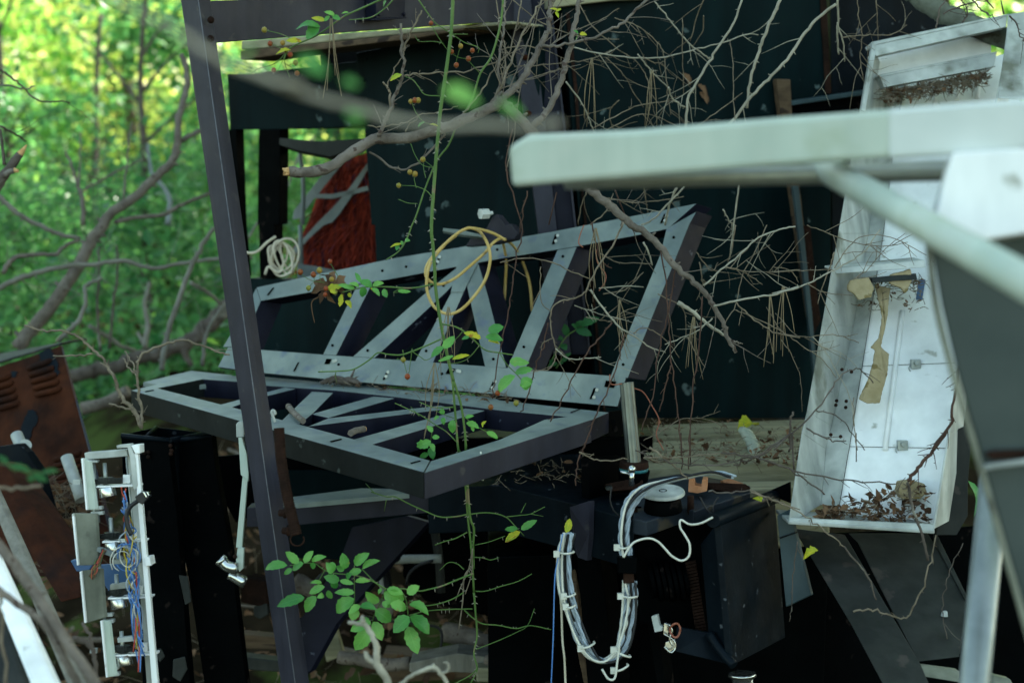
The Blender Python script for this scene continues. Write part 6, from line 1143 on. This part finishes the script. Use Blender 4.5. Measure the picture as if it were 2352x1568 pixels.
# ================================================================ left branches, fallen log
rng = random.Random(202)
lb1 = thing('fallen_branch', 'long bare brown branch rising from the rusty cabinet to the leaning post', 'branch', P(160, 780, 4.2))
tbranch(lb1, 'e 120,850 230,720 330,600 470,400 590,210 640,100 700,30 | a 780,1480 920,1390 1080,1240 1195,1130 1235,1000 1245,820 1300,620 1300,480 1265,380', 4.2, 4.3, 17, 6, 'bark', 'limb', 1, .12, .28, seg=10)
tbranch(lb1, 'a 1235,1005 1310,955 1400,915 1500,880', 4.3, 4.3, 7, 5, 'bark', 'limb'); tbranch(lb1, 'a 800,1550 920,1520 1140,1495 1280,1420 1470,1350', 4.25, 4.3, 5.5, 4, 'bark', 'limb', 1, .1, .2)
M['greyb'] = mat('grey_dead_wood', (.11, .105, .085), (.20, .195, .165), .85, 0, 14, bump=.4)
for s_, d_, r0, r1, mt, lb_ in (('e -40,455 100,390 200,350 450,290 650,270 870,250 1060,300 1300,260 1550,232 1760,230', 4.0, 7, 4, 'greyb', 'long pale grey branch lying nearly level across the wood'),
    ('e 20,335 60,270 120,220 250,205 380,205 450,150 550,100', 3.9, 6, 4, 'bark', 'dark hooked branch above the level pale one'), ('a -20,1360 100,1470 200,1540 | e 330,30 430,70 560,95', 3.9, 6, 5, 'twigp', 'pale branch coming in from the left edge'),
    ('a 580,1568 575,1380 550,1310 510,1190 460,1060', 4.4, 6, 3, 'bark', 'forked upright twig left of the long brown branch'), ('a 570,1340 620,1300 700,1260 870,1170 1000,1110', 4.4, 3, 2, 'bark', 'slender twig rising to the right behind the brown branch'),
    ('a 550,1300 560,1100 560,920', 4.4, 2.5, 1.5, 'bark', 'thin vertical twig in the middle of the wood'), ('e 1130,1010 1150,850 1185,700 1260,480 1320,320 1370,220 1430,100 1500,20', 3.9, 7, 5, 'twigp', 'curving pale sapling stem left of the leaning post'),
    ('e 1410,980 1430,800 1480,680 1560,560 1700,420', 3.9, 5, 3.5, 'twigp', 'thin pale stem close to the leaning post'), ('e 1330,400 1450,470 1560,570', 4.1, 5, 4, 'twigp', 'short pale branch slanting down toward the log'),
    ('e 400,810 520,700 560,640 600,530 590,440 640,400 710,370', 3.8, 6, 4, 'twigp', 'crooked pale branch above the rusty cabinet'), ('e 620,700 740,770 860,850 940,870', 4.4, 5, 5, 'twigp', 'pale straight stick slanting in the undergrowth'),
    ('e 1010,860 1030,700 1010,550 1040,400', 4.6, 7, 4, 'twigp', 'greenish grey stem in the undergrowth'), ('e 1020,860 960,750', 4.6, 5, 3, 'twigp', 'short fork of the greenish grey stem'), ('a 0,480 60,530 150,600 220,670 300,710 420,705 490,720', 3.2, 2.6, 1.6, 'barkd', 'crooked dark twig high at the left edge'),
    ('a -20,590 80,602 180,620 240,600', 3.2, 2.6, 1.6, 'twigp', 'pale twig crossing the crooked dark one'), ('a 0,880 100,930 180,985', 3.3, 3, 2, 'barkd', 'thin dark twig above the broken stub'), ('e 700,880 680,640 690,300 690,150', 4.3, 3.5, 2.4, 'barkd', 'thin reddish upright stem behind the brown branch'),
    ('e 760,860 800,500 820,280 810,140', 4.3, 3.5, 2.4, 'barkd', 'second thin upright stem behind the brown branch'), ('a 860,1390 880,1200 900,980 920,850', 4.3, 2.6, 1.6, 'bark', 'thin upright twig standing on the brown branch'), ('a 1170,1568 1180,1380 1060,1200 1030,1000', 5.0, 7, 3, 'strap', 'blurred grey stem behind the fork'), ('u 560,560 620,470 660,430 700,330 740,330', 4.4, 3, 2, 'twigp', 'pale twig seen through the gap beside the booth'),
    ('a 700,100 680,400 670,800 660,1300', 8.5, 5, 7, 'barkd', 'far thin dark sapling trunk high in the sunlit wood')):
    m = tbranch(None, s_, d_, d_ + .1, r0, r1, lvl=1, dens=.09, ln=.2, jit=.0012); solo('bare_branch', m, M['greyb' if mt == 'twigp' else mt], lb_, 'branch', 'bare branches in the wood at the left')
m = MB(); m.tube(PP('e 470,1065 640,1020 800,985 960,930 1100,900 1220,850 1330,800 1450,700 1570,590 1760,460', 4.9, 5.1), rpx(15, 4.9), rpx(19, 5), 14, 0, 6, lump=.25, jit=.004); m.tube(PP('e 1290,860 1300,920 1340,980', 4.95), rpx(10, 4.9), rpx(6, 4.9), 8, 0, 4)
solo('fallen_log', m, M['barkd'], 'thick dark fallen log lying on the forest floor behind the black columns', 'log')
m = MB(); m.tube(PP('e 570,1280 760,1230 900,1150', 4.4), .02, .02, 8, 0, 4, lump=.3); solo('grey_log', m, M['bark'], 'greyish log end low behind the rusty cabinet', 'log')
st_ = thing('broken_stub', 'thick broken branch stub with pale splintered ends at the left edge', 'stub', P(20, 400, 3.1))
m = MB(); m.tube(PP('a -60,1360 0,1260 60,1180 140,1075', 3.1), rpx(14, 3.1), rpx(9, 3.1), 10, 0, 5, lump=.25); m.tube(PP('a 20,1230 60,1200 100,1190', 3.08), rpx(7, 3.1), rpx(6, 3.1), 8, 0, 3); m.tube(PP('a 30,1150 20,1050 0,900', 3.1), rpx(4, 3), rpx(3, 3), 7, 0, 3); part('limb', m, M['barkd'], st_)
m = MB(); m.tube(PP('a 135,1080 155,1055 185,1010', 3.1), rpx(9, 3.1), rpx(1.5, 3.1), 8, 0, 2, lump=.4); part('splinter', m, M['break'], st_); m = MB(); m.tube(PP('a 98,1190 130,1192', 3.08), rpx(6, 3.1), rpx(3, 3.1), 8, 0, 2, lump=.4); part('splinter', m, M['break'], st_)
fs = thing('arching_twigs', 'thin brown twigs arching up from the top of the black column', 'twigs', P(325, 990, 2.7))
for s_, r0, r1 in (('e 985,1410 960,1320 880,1240 840,1180 800,1080 750,990 720,930 640,860 560,790 450,740 300,735 170,700', 5, 2.2), ('e 640,895 500,912 372,910', 2.4, 1.8), ('e 970,1400 940,1310 860,1270 760,1245', 3, 2), ('e 985,1420 990,1300 960,1150 960,1000 970,930 1020,880 1120,840 1250,805 1340,815 1430,850 1520,885 1600,905', 3.4, 2.2), ('e 960,1050 900,990 860,930', 2.4, 1.6), ('e 960,1040 920,950 870,880', 2, 1.4), ('e 800,1080 760,1000 700,960', 2.2, 1.4)):
    tbranch(fs, s_, 2.75, 2.8, r0, r1, 'twig', 'twig', 0, .12, .03, jit=.0012)
# leaning trunk at the top right
m = MB(); m.tube(PP('d 1180,-160 1330,-40 1480,60 1640,140 1800,210 2100,330', 3.05, 3.05), rpx(25, 3.05), rpx(23, 3.05), 16, 0, 5, lump=.15, jit=.002); M['lichen'] = mat('lichen_bark', (.07, .075, .06), (.18, .21, .175), .9, 0, 12, bump=.6, bscale=60, c3=(.05, .045, .035), c3scale=8, c3th=.55)
lt_ = thing('leaning_tree', 'lichen covered grey tree trunk leaning over the top of the white tray', 'tree', P(2250, 60, 3.05)); part('trunk', m, M['lichen'], lt_)
lt = thing('dark_twigs', 'fine dark twigs in front of the leaning grey trunk at the top right', 'twigs', P(2250, 40, 2.6))
for s_ in ('d 1480,200 1500,100 1540,0 1560,-60', 'd 1530,100 1640,50 1760,10 1900,0', 'd 1660,160 1700,80 1650,0', 'd 1720,-20 1780,60 1850,100 1880,120', 'd 1950,100 1930,0', 'd 1800,-30 1880,60', 'd 1990,110 2040,170 2060,230 2091,290'): tbranch(lt, s_, 2.7, 2.7, 2.2, 1.2, 'barkd', 'twig', 1, .2, .06)
# out-of-focus foreground branches
fb1 = thing('near_branch', 'strongly blurred grey branch crossing close to the lens from the top left', 'branch', P(900, 250, .78))
tbranch(fb1, 'a 700,-60 1000,100 1280,250 1500,400 1800,520 2091,610 | b 200,590 500,690 800,770 1100,850 1500,880 2091,870 | c 400,850', .74, .80, 9.5, 8, 'twigp', 'limb', 0, 0, jit=.0004, seg=10)
for k, (s_, w_) in enumerate((('b 330,400 540,520', .6), ('b 640,560 760,600', .6), ('b 660,800 860,780', .5), ('b 700,860 790,860', .7), ('b 1350,620 1600,720', .6), ('b 1740,720 1900,800', .5), ('b 30,330 -60,400', .5))):
    m = MB(); q = L(s_); a, b = P(*q[0], .84), P(*q[1], .84); m.leaf(a, b, (b - a).length * w_, cv(0, .6, -1), 0, 7, .2, .1); part('leaf', m, M['leaf'], fb1)
fb2 = thing('leaning_branch', 'blurred brown branch slanting down across the bottom left corner', 'branch', P(150, 1500, 1.75))
tbranch(fb2, 'i -60,640 60,790 200,980 300,1130 400,1280 500,1430 620,1600', 1.75, 1.70, 12, 13, 'bark', 'limb', 0, 0, seg=12, jit=.0004); tbranch(fb2, 'i -60,940 80,1050 250,1170 340,1300 420,1440 500,1600', 1.72, 1.72, 8, 9, 'bark', 'limb', 0, 0, seg=10, jit=.0004)
tbranch(fb2, 'i 240,1020 300,995', 1.74, 1.74, 5, 3, 'bark', 'limb'); tbranch(fb2, 'i 430,1250 460,1215', 1.74, 1.74, 5, 3, 'bark', 'limb'); tbranch(fb2, 'i 0,1000 15,1250 40,1600', 1.7, 1.7, 4, 4, 'twig', 'limb'); tbranch(fb2, 'i 460,1290 560,1330 590,1420 610,1568', 2.0, 2.0, 6, 5, 'barkd', 'limb'); tbranch(fb2, 'i 520,1190 560,1260 580,1340', 2.1, 2.1, 4, 4, 'barkd', 'limb')
fb3 = thing('pale_forked_twig', 'pale forked dead twig reaching up from the bottom edge in front of the rose leaves', 'twig', P(860, 1560, 1.9))
for s_, r0, r1 in (('j 880,1620 850,1530 800,1450 795,1380 790,1320 750,1240 715,1190 700,1155', 10, 5), ('j 790,1440 750,1420 728,1390 730,1372', 7, 5), ('j 722,1198 680,1196 615,1185', 6, 4), ('j 930,1590 1000,1530 1080,1490 1150,1470 1190,1500 1225,1550 1250,1620', 4.5, 5), ('j 1155,1470 1150,1445', 4, 2.5), ('j 1195,1505 1240,1490 1240,1440 1215,1440', 3.6, 2.6)):
    tbranch(fb3, s_, 1.95, 1.95, r0, r1, 'twigp', 'limb', 0, 0, seg=10, jit=.0005, lump=.25)
fb4 = thing('blurred_leaf_sprig', 'blurred blue green leaf sprig in front of the rusty cabinet', 'sprig', P(60, 1060, 1.5))
tbranch(fb4, 'i -60,160 60,210 180,250 350,235', 1.5, 1.5, 1.6, 1.2, 'stem', 'stem'); tbranch(fb4, 'i -60,340 100,345 260,330', 1.6, 1.6, 4, 3, 'twig', 'twig')
for s_, w_ in (('i 190,260 200,310', .9), ('i 260,250 370,235', .4), ('i 200,260 300,300', .5), ('i 60,200 200,240', .35), ('i -10,140 60,200', .4)):
    m = MB(); q = L(s_); a, b = P(*q[0], 1.5), P(*q[1], 1.5); m.leaf(a, b, (b - a).length * w_, cv(0, .8, -1), 0, 7, .2, .1); part('leaf', m, M['leafd'], fb4)
